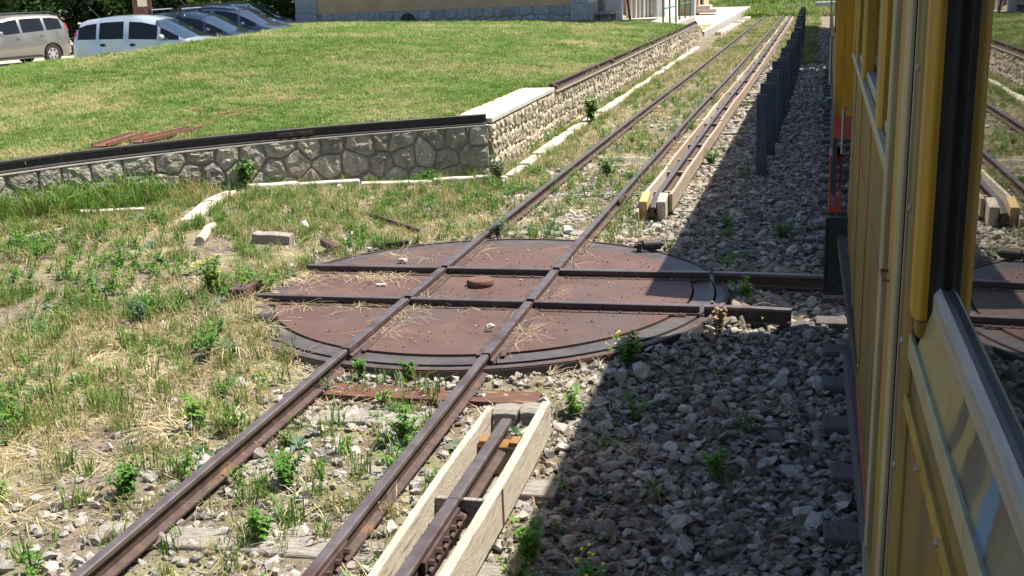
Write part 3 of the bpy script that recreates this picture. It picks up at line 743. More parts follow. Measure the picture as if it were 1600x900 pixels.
mb = MB(); mb.sweep([(-.05, 0), (.06, 0), (.06, .02), (-.05, .02)], [(float(xw(y)), y, .556) for y in np.linspace(11.2, 38, 16)]); mb.build('ledge', 'mortar', e2)
mb = MB(); mb.add([(xw(38.5)-.5, 38.5, -.4), (xw(38.5)+.02, 38.5, -.4), (xw(38.5)+.02, 38.5, .56), (xw(38.5)-.5, 38.5, .56), (xw(41)-.5, 41.3, -.4), (xw(41)+.02, 41.3, -.4), (xw(41)+.02, 41.3, -.1), (xw(41)-.5, 41.3, -.1)],
    [(0, 1, 2, 3), (4, 5, 6, 7), (0, 1, 5, 4), (1, 2, 6, 5), (2, 3, 7, 6), (3, 0, 4, 7)]); mb.build('ramp_end', 'stone_tan', rw)
# low kerb stones along the foot of both walls
def kerb(pts, w, label, grp, zf, h=.10, seed=1):
    r_ = random.Random(seed)
    P = [Vector((*p, 0)) for p in pts]
    for i in range(len(P)-1):
        a, b = P[i], P[i+1]; d = b-a; L_ = d.length; n = max(1, round(L_/r_.uniform(.75, 1.05))); d.normalize()
        for k in range(n):
            if r_.random() < .05: continue
            p = a+d*(L_*k/n+.012); q = a+d*(L_*(k+1)/n-.012); z = [float(zf(v.x, v.y))+h*r_.uniform(.35, .7) for v in (p, q)]
            mb = MB(); ww = w*r_.uniform(.8, 1.1)
            mb.sweep([(-ww/2, -.15), (ww/2, -.15), (ww/2, -.01), (ww/2-.02, 0), (-ww/2+.02, .004), (-ww/2, -.012)], [(p.x, p.y, z[0]), ((p.x+q.x)/2+r_.uniform(-.01, .01), (p.y+q.y)/2, sum(z)/2+r_.uniform(-.008, .008)), (q.x, q.y, z[1])])
            tag(mb.build('kerb_stone', 'kerb', None, bevel=.012, loc=tuple((p+q)/2+Vector((0, 0, z[0]-.1)))), label, 'kerb stone', grp)
ky = np.arange(6.3, 36, 1.9)
kerb([(float(xw(y))+.33, y) for y in ky], .20, 'pale kerb stone in the row at the foot of the sunlit wall', 'kerb stones below the sunlit wall', zg, .12, 4)
kerb([(-1.30, 6.15), (-1.75, 6.02), (-2.3, 5.80), (-3.2, 5.35), (-3.95, 4.95), (-4.45, 4.45)], .13, 'narrow pale kerb stone in the curved row before the grey wall', 'kerb stones before the curved wall', zg, .16, 8)
kerb([(-4.55, 4.2), (-4.45, 3.4), (-4.25, 2.5)], .22, 'broad pale edging stone half buried in dry grass', 'edging stones in the grass', zg, .13, 9)
# pair of rusty channels on the lawn edge
for (p, q, lab) in (((-5.92, 3.46, .80), (-6.02, 4.58, .80), 'rusty steel channel resting on the edge rail, lying farther along the wall'), ((-5.60, 3.80, .80), (-5.46, 5.05, .80), 'long red-brown steel channel lying across the edge rail on the lawn')):
    mb = MB(); mb.sweep([(-.11, 0), (.11, 0), (.11, .05), (.092, .05), (.092, .013), (-.092, .013), (-.092, .05), (-.11, .05)], [(p[0], p[1], .724), (q[0], q[1], .735)])
    tag(mb.build('steel_channel', 'rust_bright', None, bevel=.003, loc=p), lab, 'steel channel')
for pa, lab in (([(-5.63, 5.3), (-5.55, 7.6), (-5.45, 10.7)], 'longer strip of sunken rail showing through the lawn behind a channel'), ([(-6.05, 4.75), (-5.89, 6.35), (-5.67, 8.6)], 'shorter strip of sunken rail showing through the lawn')):
    pp = [(float(np.interp(t, [0, .5, 1], [q[0] for q in pa])), float(np.interp(t, [0, .5, 1], [q[1] for q in pa]))) for t in np.linspace(0, 1, 12)]
    mb = MB(); mb.sweep([(-.05, -.1), (.05, -.1), (.05, 0), (.02, .006), (-.02, -.02), (-.05, 0)], [(x, y, float(zl(np.array([x]), np.array([y]))[0])+.055) for x, y in pp])
    tag(mb.build('sunken_rail', 'rust_bright', None, loc=(pp[5][0], pp[5][1], .7)), lab, 'rail')
# loose timber
def plank(label, p, q, w, h, m, cat='plank', name='plank'):
    P = Vector(p); Q = Vector(q); mb = MB(); r_ = random.Random(sum(p)*100)
    pa = [P+(Q-P)*t+Vector((0, 0, r_.uniform(-.006, .006))) for t in (0, .2, .5, .8, 1)]
    mb.sweep([(-w/2, -h/2), (w/2*.9, -h/2), (w/2, h/2*.9), (-w/2*.95, h/2)], pa); tag(mb.build(name, m, None, bevel=.008, loc=tuple((P+Q)/2)), label, cat)
def gz(x, y, d): return (x, y, float(zg(x, y))+d)
plank('weathered grey timber block lying in weeds left of the turntable', gz(-3.12, 1.9, .05), gz(-2.70, 1.95, .05), .16, .13, 'wood_grey', 'timber block', 'timber_block')
plank('thin grey stick of wood lying in dry grass at left', gz(-5.5, 1.25, .03), gz(-5.3, 1.72, .035), .05, .035, 'wood_grey')
plank('pale bleached plank half hidden in grass below the wall', gz(-5.55, 2.35, .05), gz(-4.95, 2.75, .055), .12, .07, 'wood_pale')
lg = MB(); lg.tube([gz(-3.58, 1.55, .05), gz(-3.64, 1.8, .07), gz(-3.76, 2.05, .06), gz(-3.80, 2.28, .05)], .055, 9, r1=.042)
tag(lg.build('log', 'wood_pale', None, smooth=True, loc=gz(-3.7, 1.9, 0)), 'short white bleached log lying in the grass', 'log')

# ------------------------------------------------------------------ train
def xs_a(y): return float(np.interp(y, [-30, -6.6, -5.5, -.33], [2.885, 2.885, 2.92, 3.025]))   # side of the near carriage tapers towards its end
ca = thing('train_carriage', (4.1, -6, 0), 'yellow railway carriage with pale door trims and big reflecting window', 'train carriage')
ca.rotation_euler = (0, .012, 0); ca.location.x -= .016      # carriage leans into the curve
def side_panel(nm, parent, y0, y1, z0, z1, m, out=0.0, th=.04, bevel=0, n=4):
    mb = MB(); yy = np.linspace(y0, y1, n)
    for y in yy:
        x = xs_a(y)-out
        for a, z in ((x, z0), (x+th, z0), (x+th, z1), (x, z1)): mb.v.append((a, y, z))
    for i in range(n-1):
        for q in range(4): mb.f.append((i*4+q, i*4+(q+1) % 4, (i+1)*4+(q+1) % 4, (i+1)*4+q)); mb.m.append(0)
    mb.f += [(0, 1, 2, 3), tuple((n-1)*4+q for q in range(4))]; mb.m += [0, 0]
    return mb.build(nm, m, parent, bevel=bevel)
ZS, ZT = 1.90, 2.86
# lower side in separate sheets with lapped seams, upper cant rail, roof, end
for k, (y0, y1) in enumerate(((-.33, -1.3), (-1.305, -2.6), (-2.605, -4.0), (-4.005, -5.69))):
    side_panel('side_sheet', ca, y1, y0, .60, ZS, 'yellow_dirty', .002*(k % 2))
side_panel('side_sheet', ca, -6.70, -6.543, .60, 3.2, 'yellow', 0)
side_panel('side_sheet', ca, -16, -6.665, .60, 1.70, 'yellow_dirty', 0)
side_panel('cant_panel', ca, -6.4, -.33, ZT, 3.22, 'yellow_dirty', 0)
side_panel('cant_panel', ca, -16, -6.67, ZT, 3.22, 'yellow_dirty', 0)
side_panel('sill_band', ca, -16, -.33, .50, .598, 'red', .004)
side_panel('belt_stripe', ca, -5.69, -.33, 1.455, 1.475, 'red', .0045, .006, n=6)
side_panel('belt_stripe', ca, -16, -6.70, 1.10, 1.12, 'red', .004, .006)
for y in (-1.30, -2.60, -4.0): side_panel('seam_strip', ca, y-.02, y+.02, .60, ZS, 'yellow', .009, .01, .002)
side_panel('sill_moulding', ca, -5.69, -.33, ZS-.035, ZS+.005, 'trim_pale', .018, .03, .005, 8)
mb = MB(); mb.sweep([(-1.25, 0), (1.25, 0), (1.24, .10), (.9, .30), (.4, .40), (-.4, .40), (-.9, .30), (-1.24, .10)], [(4.13, -16, 3.221), (4.13, -.33, 3.221)]); mb.build('roof', 'roof_grey', ca)
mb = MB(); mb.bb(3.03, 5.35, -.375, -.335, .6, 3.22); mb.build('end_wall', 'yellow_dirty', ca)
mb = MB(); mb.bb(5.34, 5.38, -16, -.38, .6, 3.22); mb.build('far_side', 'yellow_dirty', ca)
mb = MB(); mb.bb(2.95, 5.33, -16, -.4, .50, .598); mb.build('floor', 'underframe', ca)
mb = MB(); mb.bb(3.25, 5.0, -15.5, -.8, .12, .499); mb.build('underframe', 'underframe', ca)
def wheel(parent, x, y):
    mb = MB(); mb.lathe([(0, -.06), (.40, -.06), (.44, -.05), (.44, .05), (.38, .06), (.2, .03), (0, .03)], (x, y, .41), 28, axis='X'); mb.build('wheel', 'underframe', parent, smooth=True)
for y in (-2.2, -4.3, -12.2, -14.3):
    for x in (3.57, 4.63): wheel(ca, x, y)
# windows of the tapering end: dark panes recessed between yellow pillars
def pane(parent, y0, y1, z0, z1, rec=.035, m='window_glass'): return side_panel('window_pane', parent, y0, y1, z0, z1, m, -rec, .008, n=2)
def pillar(y, r=.055, z0=ZS, z1=ZT, m='yellow', proud=.012):
    mb = MB(); x = xs_a(y)
    prof = [(x+.05, y-r), (x+.05, y+r), (x-proud*.2, y+r), (x-proud, y+r*.6), (x-proud*1.3, y), (x-proud, y-r*.6), (x-proud*.2, y-r)]
    mb.prism(prof, z0, z1); mb.build('window_pillar', m, ca, bevel=.004)
for y, r in ((-.40, .06), (-1.15, .09), (-2.55, .10), (-4.62, .15)): pillar(y, r)
mb = MB()
for (y0, y1) in ((-1.06, -.46), (-2.45, -1.24), (-4.47, -2.65), (-5.69, -4.77)):
    w = pane(ca, y0, y1, ZS+.02, ZT, .07)
    s_ = side_panel('window_sill', ca, y0, y1, ZS+.001, ZS+.05, 'alu', -.012, .055, .008, 2)
    side_panel('window_rail', ca, y0, y1, 2.40, 2.44, 'alu', -.03, .03, .004, 2)
# sliding door with pale rubber edged trims that run down and curl at the foot
def door_trim(y, z0, z1, w=.065, out=.040, m='trim_pale'):
    mb = MB(); x = xs_a(y)
    mb.prism([(x+.02, y-w/2), (x+.02, y+w/2), (x-out*.8, y+w/2), (x-out, y+w/4), (x-out, y-w/4), (x-out*.8, y-w/2)], z0, z1); return mb.build('door_trim', m, ca, bevel=.004)
door_trim(-5.72, .66, ZT+.3, .05, .026); door_trim(-6.50, .36, ZT+.3, .055, .026)
mb = MB(); pts_ = []
for a in np.linspace(0, pi/2, 8): pts_.append((xs_a(-5.75)-.004, -5.72-.15*(1-cos(a)), .66-.13*sin(a)))
pts_.append((xs_a(-5.75)-.004, -6.48, .53))
mb.sweep([(-.025, -.022), (.025, -.022), (.025, .022), (-.025, .022)], pts_, up=Vector((-1, 0, 0))); mb.build('door_trim', 'trim_pale', ca)
side_panel('door_panel', ca, -6.47, -5.761, .56, ZT+.3, 'yellow', .004)
side_panel('door_groove', ca, -6.542, -6.529, .40, ZT+.3, 'rubber', .010, .03, n=2)
side_panel('door_groove', ca, -5.760, -5.746, .60, ZT+.3, 'rubber', .004, .02, n=2)
side_panel('door_foot', ca, -6.46, -5.75, .30, .497, 'red', -.01, .03)
mb = MB(); x = xs_a(-5.8)-.013; mb.tube([(x+.02, -5.82, 1.62), (x-.012, -5.82, 1.622), (x-.012, -5.92, 1.617), (x+.02, -5.92, 1.615)], .005, 8); mb.build('latch', 'rust_bright', ca)
# column between door and big window
mb = MB(); x = xs_a(-6.7); mb.prism([(x+.02, -6.845), (x+.02, -6.715), (x-.006, -6.715), (x-.016, -6.74), (x-.016, -6.81), (x-.006, -6.845)], .62, 3.2); mb.build('column_moulding', 'yellow_dirty', ca, bevel=.004)
mb = MB(); mb.prism([(x+.03, -6.714), (x-.020, -6.714), (x-.020, -6.700), (x+.03, -6.700)], .45, 3.2); mb.build('column_bead', 'trim_pale', ca)
mb = MB(); mb.prism([(x+.06, -6.955), (x+.06, -6.846), (x-.006, -6.846), (x-.016, -6.865), (x-.016, -6.93), (x-.004, -6.955)], 1.80, 3.2); mb.build('window_pillar', 'yellow', ca, bevel=.005)
mb = MB(); mb.prism([(x+.075, -7.0), (x+.075, -6.956), (x+.008, -6.956), (x+.022, -6.97), (x+.03, -7.0)], 1.80, 3.2); mb.build('window_gasket', 'rubber', ca, bevel=.004)
XG = x+.040
mb = MB(); mb.bb(XG, XG+.006, -9.3, -6.96, 1.86, ZT); mb.build('window_pane', 'window_glass', ca)
mb = MB(); mb.sweep([(-.018, 0), (.012, 0), (.012, .05), (-.006, .055), (-.018, .04)], [(XG-.006, -9.3, 1.828), (XG-.006, -6.99, 1.828)]); mb.build('glass_frame', 'alu', ca)
mb = MB(); mb.bb(XG-.012, XG-.001, -9.3, -6.99, 2.455, 2.50); mb.build('glass_divider', 'black', ca)
# sloping sill under the big window
mb = MB(); mb.add([(x-.004, -9.4, 1.735), (XG-.02, -9.4, 1.835), (XG-.02, -6.94, 1.835), (x-.004, -6.94, 1.735), (x-.004, -9.4, 1.70), (XG-.02, -9.4, 1.70), (XG-.02, -6.94, 1.70), (x-.004, -6.94, 1.70)],
    [(0, 1, 2, 3), (4, 5, 6, 7), (0, 1, 5, 4), (1, 2, 6, 5), (2, 3, 7, 6), (3, 0, 4, 7)]); mb.build('window_sill', 'sill_worn', ca)
side_panel('sill_lip', ca, -9.4, -6.85, 1.69, 1.742, 'trim_pale', .012, .012, .003, 2)
side_panel('sill_rail', ca, -9.6, -6.82, 1.565, 1.60, 'yellow', .012, .02, .004, 2)
side_panel('sill_rail', ca, -9.6, -6.82, 1.548, 1.566, 'alu', .006, .01, 0, 2)
mb = MB(); mb.bb(x-.01, x+.03, -6.96, -6.90, 1.765, 1.80); mb.build('sill_bracket', 'yellow_dirty', ca, bevel=.008)
sc_ = MB(); sc_.lathe([(.009, 0), (.008, .004), (0, .006)], (0, 0, 0), 8, axis='X'); so_ = sc_.build('screw', 'alu', ca, loc=(0, 0, 0))
so_.location = (xs_a(-7.2)-.012-.006-4.1, -7.2+6, 1.6-.018); so_.rotation_euler = (0, 0, pi)
for yq, zq, oq in [(-7.5-.3*k, 1.582, .0125) for k in range(6)]+[(yy2, .7+.22*k, .0095) for yy2 in (-1.30, -2.60, -4.0) for k in range(6)]+[(-6.765, .8+.3*k, .0165) for k in range(8)]:
    share(so_, 'screw', ca, (xs_a(yq)-oq-4.1, yq+6, zq), (0, 0, pi))
# grab handle near the end and the black perforated step
mb = MB(); xh = xs_a(-.5)-.01; mb.tube([(xh, -.42, 1.5), (xh-.05, -.42, 1.5), (xh-.05, -.42, 1.16), (xh, -.42, 1.16)], .011, 8); mb.build('grab_handle', 'alu', ca)
def step_plate(parent):
    y = -.55; x0, x1, z0, z1 = 2.862, 3.08, .10, .70
    fr = MB()
    fr.bb(x0, x0+.012, y-.02, y+.02, z0, z1); fr.bb(x1-.012, x1, y-.02, y+.02, z0, z1); fr.bb(x0+.012, x1-.012, y-.02, y+.02, z0, z0+.012); fr.bb(x0+.012, x1-.012, y-.02, y+.02, z1-.012, z1); fr.bb(x0+.012, x1-.012, y-.015, y+.015, .395, .41)
    s = fr.build('step', 'black', parent)
    m1 = MB(); m1.bb(x0+.012, x1-.012, y-.004, y+.004, .411, z1-.012); m1.build('step_plate', 'black', s)
    m2 = MB(); m2.bb(x0+.012, x1-.012, y-.004, y+.004, .24, .394); m2.build('step_plate', 'black', s)
    m3 = MB()
    h = .24-z0-.012; w = x1-x0-.024
    for k in range(-5, 12):
        for sg in (-1, 1):
            a = Vector((x0+.012+k*.022, y, z0+.012)); b = a+Vector((h, 0, h)) if sg > 0 else a+Vector((-h, 0, h))
            if sg < 0: a, b = a+Vector((.05, 0, 0)), b+Vector((.05, 0, 0))
            def cl(p, q):
                t0, t1 = 0, 1; lo, hi = x0+.012, x1-.012
                dx = q.x-p.x
                ta, tb = sorted(((lo-p.x)/dx, (hi-p.x)/dx)); return max(0, ta), min(1, tb)
            t0, t1 = cl(a, b)
            if t1-t0 > .05: m3.tube([a+(b-a)*t0, a+(b-a)*t1], .0052, 4)
    m3.build('step_mesh', 'black', s)
    m4 = MB(); m4.bb(x1-.03, x1+.06, y-.015, y+.015, .42, .62); m4.build('step_bracket', 'underframe', s)
step_plate(ca)
# second carriage, its end just past the gap, following the curve
cb = thing('train_carriage', (2.925, .80, 0), 'farther yellow carriage with red lower edge beyond the coupling gap', 'train carriage', rz=-.021)
mb = MB(); mb.bb(0, 2.5, 0, .04, 1.30, 3.22); mb.build('end_wall', 'yellow', cb, bevel=.01)
mb = MB(); mb.bb(.001, 2.5, .003, .04, 1.12, 1.299); mb.build('end_sill', 'red', cb)
for k in range(8): mb = MB(); mb.bb(.004+.002*(k % 2), .04, .041+k*3.0, .041+k*3.0+2.99, 1.30, 3.22); mb.build('side_sheet', 'yellow_dirty', cb)
mb = MB(); mb.bb(.002, .04, .041, 24, .62, 1.298); mb.build('sill_band', 'underframe', cb)
mb = MB(); mb.bb(2.46, 2.5, .05, 24, .6, 3.22); mb.build('far_side', 'yellow_dirty', cb)
mb = MB(); mb.bb(.3, 2.2, .3, 24, .12, 1.1); mb.build('underframe', 'underframe', cb)
mb = MB(); mb.sweep([(-1.26, 0), (1.26, 0), (1.24, .10), (.9, .30), (.4, .40), (-.4, .40), (-.9, .30), (-1.24, .10)], [(1.25, 0, 3.221), (1.25, 24, 3.221)]); mb.build('roof', 'roof_grey', cb)
for y0 in (.9, 2.6, 4.4, 6.2): mb = MB(); mb.bb(-.006, .004, y0, y0+1.3, 1.95, 2.8); mb.build('window_pane', 'window_glass', cb)
mb = MB()
for z in (.44, .90): mb.box((.035, .55, z), (.11, .5, .05))
mb.box((-.008, .32, .67), (.02, .04, .50)); mb.box((.078, .32, .67), (.02, .04, .50)); mb.box((-.008, .78, .67), (.02, .04, .50))
mb.build('step', 'red', cb, bevel=.006)
mb = MB(); mb.bb(-.06, .06, 3.0, 3.25, 1.02, 1.14); mb.build('lamp_box', 'fence_blue', cb, bevel=.01)
mb = MB(); mb.tube([(-.0, .30, 1.95), (-.035, .30, 1.95), (-.035, .30, 1.55), (0, .30, 1.55)], .012, 8); mb.build('grab_handle', 'alu', cb)
cc = thing('train_carriage', (3.46, 25.6, 0), 'last yellow carriage in the distance beside the fence plates', 'train carriage', rz=-.03)
mb = MB(); mb.bb(0, 2.5, 0, .04, .62, 3.22); mb.build('end_wall', 'yellow_dirty', cc)
for k in range(8): mb = MB(); mb.bb(.004+.002*(k % 2), .04, .041+k*3.0, .041+k*3.0+2.99, .62, 3.22); mb.build('side_sheet', 'yellow_dirty', cc)
mb = MB(); mb.bb(2.46, 2.5, .05, 24, .6, 3.22); mb.build('far_side', 'yellow_dirty', cc)
mb = MB(); mb.bb(.3, 2.2, .3, 24, .12, .62); mb.build('underframe', 'underframe', cc)
mb = MB(); mb.sweep([(-1.26, 0), (1.26, 0), (1.24, .10), (.9, .30), (.4, .40), (-.4, .40), (-.9, .30), (-1.24, .10)], [(1.25, 0, 3.221), (1.25, 24, 3.221)]); mb.build('roof', 'roof_grey', cc)
# running line under the train
ml = thing('railway_track', (4.13, 0, -.2), 'main line track in deep shade beneath the yellow train', 'track')
for sx in (-1, 1): rail('rail', ml, [(4.13+sx*S+max(0, (y-1))*.021, y, 0) for y in np.linspace(-11, 60, 24)])
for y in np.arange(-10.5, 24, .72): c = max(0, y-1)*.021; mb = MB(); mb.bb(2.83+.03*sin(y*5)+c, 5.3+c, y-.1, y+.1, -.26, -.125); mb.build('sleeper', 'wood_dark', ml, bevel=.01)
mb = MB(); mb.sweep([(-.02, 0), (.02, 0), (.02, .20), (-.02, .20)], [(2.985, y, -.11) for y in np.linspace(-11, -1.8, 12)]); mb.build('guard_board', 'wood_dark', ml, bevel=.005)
rail('power_rail', ml, [(3.13, -11, .10), (3.13, -1.9, .10)], p3)

# ------------------------------------------------------------------ blue steel fence posts between the tracks
py_ = [6.55, 8.3]+list(np.arange(9.6, 44, 1.25))
base = None
for k, y in enumerate(py_):
    x = float(np.interp(y, [6.5, 10.7, 15, 20, 24, 37, 45], [2.16, 2.25, 2.36, 2.47, 2.55, 2.66, 2.75])); h = 1.18 if k else 1.17
    lab = 'dark blue steel fence plate standing nearest the timber boxed rail end' if k == 0 else 'dark blue upright fence plate in the receding row beside the train'
    t = thing('fence_post', (x, y, -.25), lab, 'fence post', None if k == 0 else 'fence plates in a row')
    t.rotation_euler = (.03*sin(k*2.7), .018*sin(k*4.1+1), .08*sin(k*1.9)) if k else (0, 0, 0)
    h += .03*sin(k*3.7)
    mb = MB(); mb.box((x, y, -.25+h/2), (.15 if k == 0 else .21, .035, h)); mb.build('plate', 'fence_blue', t, bevel=.006)
    mb = MB(); mb.box((x+(.068 if k == 0 else .098), y+.05, -.25+h/2), (.008, .06, h-.01)); mb.build('flange', 'fence_blue', t)
    mb = MB(); mb.box((x, y+.02, -.26), (.2, .2, .04)); mb.build('foot', 'fence_blue', t)

# ------------------------------------------------------------------ station building, platform
b1 = thing('station_building', (-11, 37, .9), 'station building end wall, ochre plaster above blue-grey stone plinth', 'building')
YB = 34.6; XL, XR = -17.0, -5.27
mb = MB(); mb.bb(XL+.1, XR-.1, YB+.02, 44, .3, 5.2); mb.build('wall', 'plaster', b1)
mb = MB(); mb.bb(XL+.9, XR-.55, YB-.035, YB+.018, .3, 1.60); mb.build('plinth_core', 'mortar', b1)
def p3d(s, z, d): return (s, YB-.037-d, z)
pr = jitter_rows(XL+.95, XR-.62, [1.42, 1.05], rnd, .52, .07, .05)
stone_wall(b1, voronoi_cells(pr, XL+.92, XR-.57, .75, 1.60), p3d, 'stone_blue', 21, .025, .014, 'plinth_stone')
for (x0, x1) in ((XL-.02, XL+.88), (XR-.54, XR+.03)):
    for k, (z0, z1) in enumerate(((.3, .98), (.985, 1.62), (1.625, 2.3), (2.305, 3.0))):
        mb = MB(); d = .01*(k % 2); mb.bb(x0-d, x1+d, YB-.075-d-(.05 if z0 < 1 else 0), YB+.5, z0, z1); mb.build('quoin_block', 'quoin', b1, bevel=.02)
mb = MB(); mb.lathe([(0, 0), (.3, 0), (.3, .05), (.24, .05), (.22, .02), (0, .02)], (-12.3, YB-.10, 1.22), 20, axis='Y'); mb.build('drain_cover', 'rust_dark', b1)
mb = MB(); mb.bb(-8.55, -8.25, YB-.085, YB-.06, 1.28, 1.5); mb.build('vent_grille', 'stone_grey', b1)
# east side facing the platform, in the shade of a canopy
mb = MB(); mb.bb(XR-.12, XR-.02, YB+.55, 44, .3, 5.2); mb.build('east_wall', 'plaster_white', b1)
mb = MB(); mb.bb(XR-.02, XR+.06, YB+.55, YB+2.6, .3, 1.62); mb.build('east_plinth', 'quoin', b1, bevel=.02)
mb = MB(); mb.bb(XR-.015, XR+.02, YB+2.9, YB+4.1, .6, 2.9); mb.build('door', 'door_dark', b1)
mb = MB(); mb.bb(XR-.02, XR+.06, YB+4.4, 44, .3, 1.62); mb.build('east_plinth', 'quoin', b1, bevel=.02)
mb = MB(); mb.bb(XL-.7, -2.75, YB-.8, 44.8, 5.2, 5.42); r_ = mb.build('roof', 'tile', b1)
mb = MB(); mb.bb(XR, -2.2, YB-.4, 44.5, 3.6, 3.7); mb.build('canopy', 'wood_grey', b1)
# bench in front of it
bn = thing('bench', (-4.6, 38.2, .66), 'grey stone bench against the shaded station wall', 'bench')
mb = MB(); mb.bb(-5.15, -4.55, 36.3, 38.6, 1.13, 1.22); mb.build('seat', 'bench_stone', bn, bevel=.015)
for y in (36.6, 38.2): mb = MB(); mb.bb(-5.05, -4.65, y, y+.14, .66, 1.129); mb.build('leg', 'bench_stone', bn, bevel=.015)
# dark red pole
mb = MB(); mb.tube([(-4.55, 41.6, .66), (-4.85, 41.7, 2.9)], .05, 8); tag(mb.build('pole', 'red', None, loc=(-4.55, 41.6, .66)), 'slanting dark red pole beside the white pipes', 'pole')
# white annex with pipes
b2 = thing('annex', (-4.6, 48, .66), 'white sunlit station annex carrying rows of pipes', 'building')
mb = MB(); mb.add([(-5.2, 44.9, .3), (-3.55, 46.2, .3), (-3.55, 52, .3), (-5.2, 52, .3), (-5.2, 44.9, 4.5), (-3.55, 46.2, 4.5), (-3.55, 52, 4.5), (-5.2, 52, 4.5)],
    [(0, 1, 2, 3), (4, 5, 6, 7), (0, 1, 5, 4), (1, 2, 6, 5), (2, 3, 7, 6), (3, 0, 4, 7)]); mb.build('wall', 'plaster_white', b2)
for k in range(6):
    t = .10+.105*k; px_, py2 = -5.2+1.65*t+.07, 44.9+1.3*t-.10
    mb = MB(); r = .045+.02*(k % 2); mb.tube([(px_, py2, .55), (px_, py2, 1.55+.1*(k % 3)), (px_+.01, py2+.01, 3.6)], r, 10); mb.build('pipe', 'plaster_white', b2, smooth=True)
mb = MB(); mb.box((-3.96, 45.72, 1.9), (.42, .16, .9), .67); mb.build('meter_box', 'stone_tan', b2, bevel=.02)
mb = MB(); mb.tube([(-3.98, 45.68, .55), (-3.98, 45.68, 1.5)], .17, 14); mb.build('drum_pipe', 'bench_stone', b2, smooth=True)
# next block with steps
b3 = thing('annex', (-4.3, 60, .5), 'brown plastered far block with two pale door steps', 'building')
mb = MB(); mb.bb(-8.5, -3.3, 58, 70, .1, 5); mb.build('wall', 'plaster', b3)
mb = MB(); mb.bb(-3.5, -3.2, 57.8, 58.1, .1, 5); mb.build('corner_post', 'quoin', b3)
mb = MB(); mb.bb(-3.29, -3.2, 60.4, 61.8, .5, 3); mb.build('door', 'wood_tan', b3)
for k in range(2): mb = MB(); mb.bb(-3.28, -2.5+.0+k*.35, 60.2-k*.1, 62+k*.1, .3, .72-k*.2); mb.build('door_step', 'slab', b3, bevel=.02)
mb = MB(); mb.bb(-3.29, -3.18, 63, 64.2, .5, 3); mb.build('door', 'door_dark', b3)
# platform beyond the ramp
pf = MB()
pf.sweep([(-6.0, -.6), (-.02, -.6), (0, 0), (-6.0, .02)], [(-1.35, 41.4, .13), (-1.15, 52, .16), (-.75, 74, .2)])
struct(pf.build('platform', 'platform', None, bevel=.02))
up = MB(); up.bb(-6.2, -2.1, 36.2, 45.5, .2, .662); struct(up.build('terrace', 'platform', None, bevel=.02))
kerb([(-.95, 44), (-.75, 52), (-.4, 62)], .35, 'broad pale kerb stone beside the far platform', 'kerb stones beside the platform', lambda x, y: -.18, .22, 12)
# green railings
def railing(x0, y0, x1, y1, label, z=.66, h=1.25, n=3):
    t = thing('railing', ((x0+x1)/2, (y0+y1)/2, z), label, 'railing')
    for k in range(n):
        f_ = k/(n-1); mb = MB(); mb.tube([(x0+(x1-x0)*f_, y0+(y1-y0)*f_, z-.1), (x0+(x1-x0)*f_, y0+(y1-y0)*f_, z+h)], .034, 8); mb.build('post', 'green_paint', t, smooth=True)
    for hh in (h-.04, h*.52): mb = MB(); mb.tube([(x0, y0, z+hh), (x1, y1, z+hh)], .028, 8); mb.build('bar', 'green_paint', t, smooth=True)
railing(-2.38, 35.0, -2.24, 38.3, 'green steel railing standing behind the end of the long wall')
railing(-2.36, 41.0, -2.2, 44.2, 'shorter green steel railing on the terrace before the far block')
# far things on the line
mb = MB(); mb.prism([(3.5, 69), (4.9, 69), (4.9, 69.6), (3.5, 69.6)], -.2, .45); tag(mb.build('concrete_block', 'bench_stone', None, bevel=.04, loc=(4.2, 69.3, -.2)), 'pale grey concrete block across the line far away', 'block')
lr = random.Random(5)
for k in range(9):
    x = 1.2+k*.34+lr.uniform(-.1, .1); z = .05+.22*(k % 3)
    mb = MB(); mb.tube([(x-1.0, 84+lr.uniform(-1, 1), z), (x+1.5, 85.5+lr.uniform(-1, 1), z+.3)], lr.uniform(.16, .24), 8); tag(mb.build('log', 'wood_grey', None, smooth=True, loc=(x, 84, -.1)), 'weathered log in the far timber heap', 'log', 'logs heaped beyond the platform')
# far grassy bank
hx, hy = np.meshgrid(np.linspace(-40, 30, 40), np.linspace(76, 130, 24)); HZ = -.25+3.2*smooth01((hy-78)/14)*smooth01((22-hx)/14)+.5*noise2(hx, hy, .25)*smooth01((hy-78)/8)
struct(grid_mesh('bank', hx, hy, HZ, 'hill_mat'))
# notice board
nb_ = thing('notice_board', (-21.2, 30.2, .45), 'brown wooden notice board with cream sheet behind parked cars', 'notice board', rz=.62)
mb = MB(); mb.bb(-.34, .34, -.04, .04, .9, 3.2); mb.build('panel', 'sign_brown', nb_, bevel=.02)
mb = MB(); mb.bb(-.17, .17, -.05, -.041, 1.75, 2.6); mb.build('sheet', 'paper', nb_)
for sx in (-.3, .3): mb = MB(); mb.bb(sx-.04, sx+.04, .041, .11, 0, 3.2); mb.build('post', 'wood_grey', nb_)

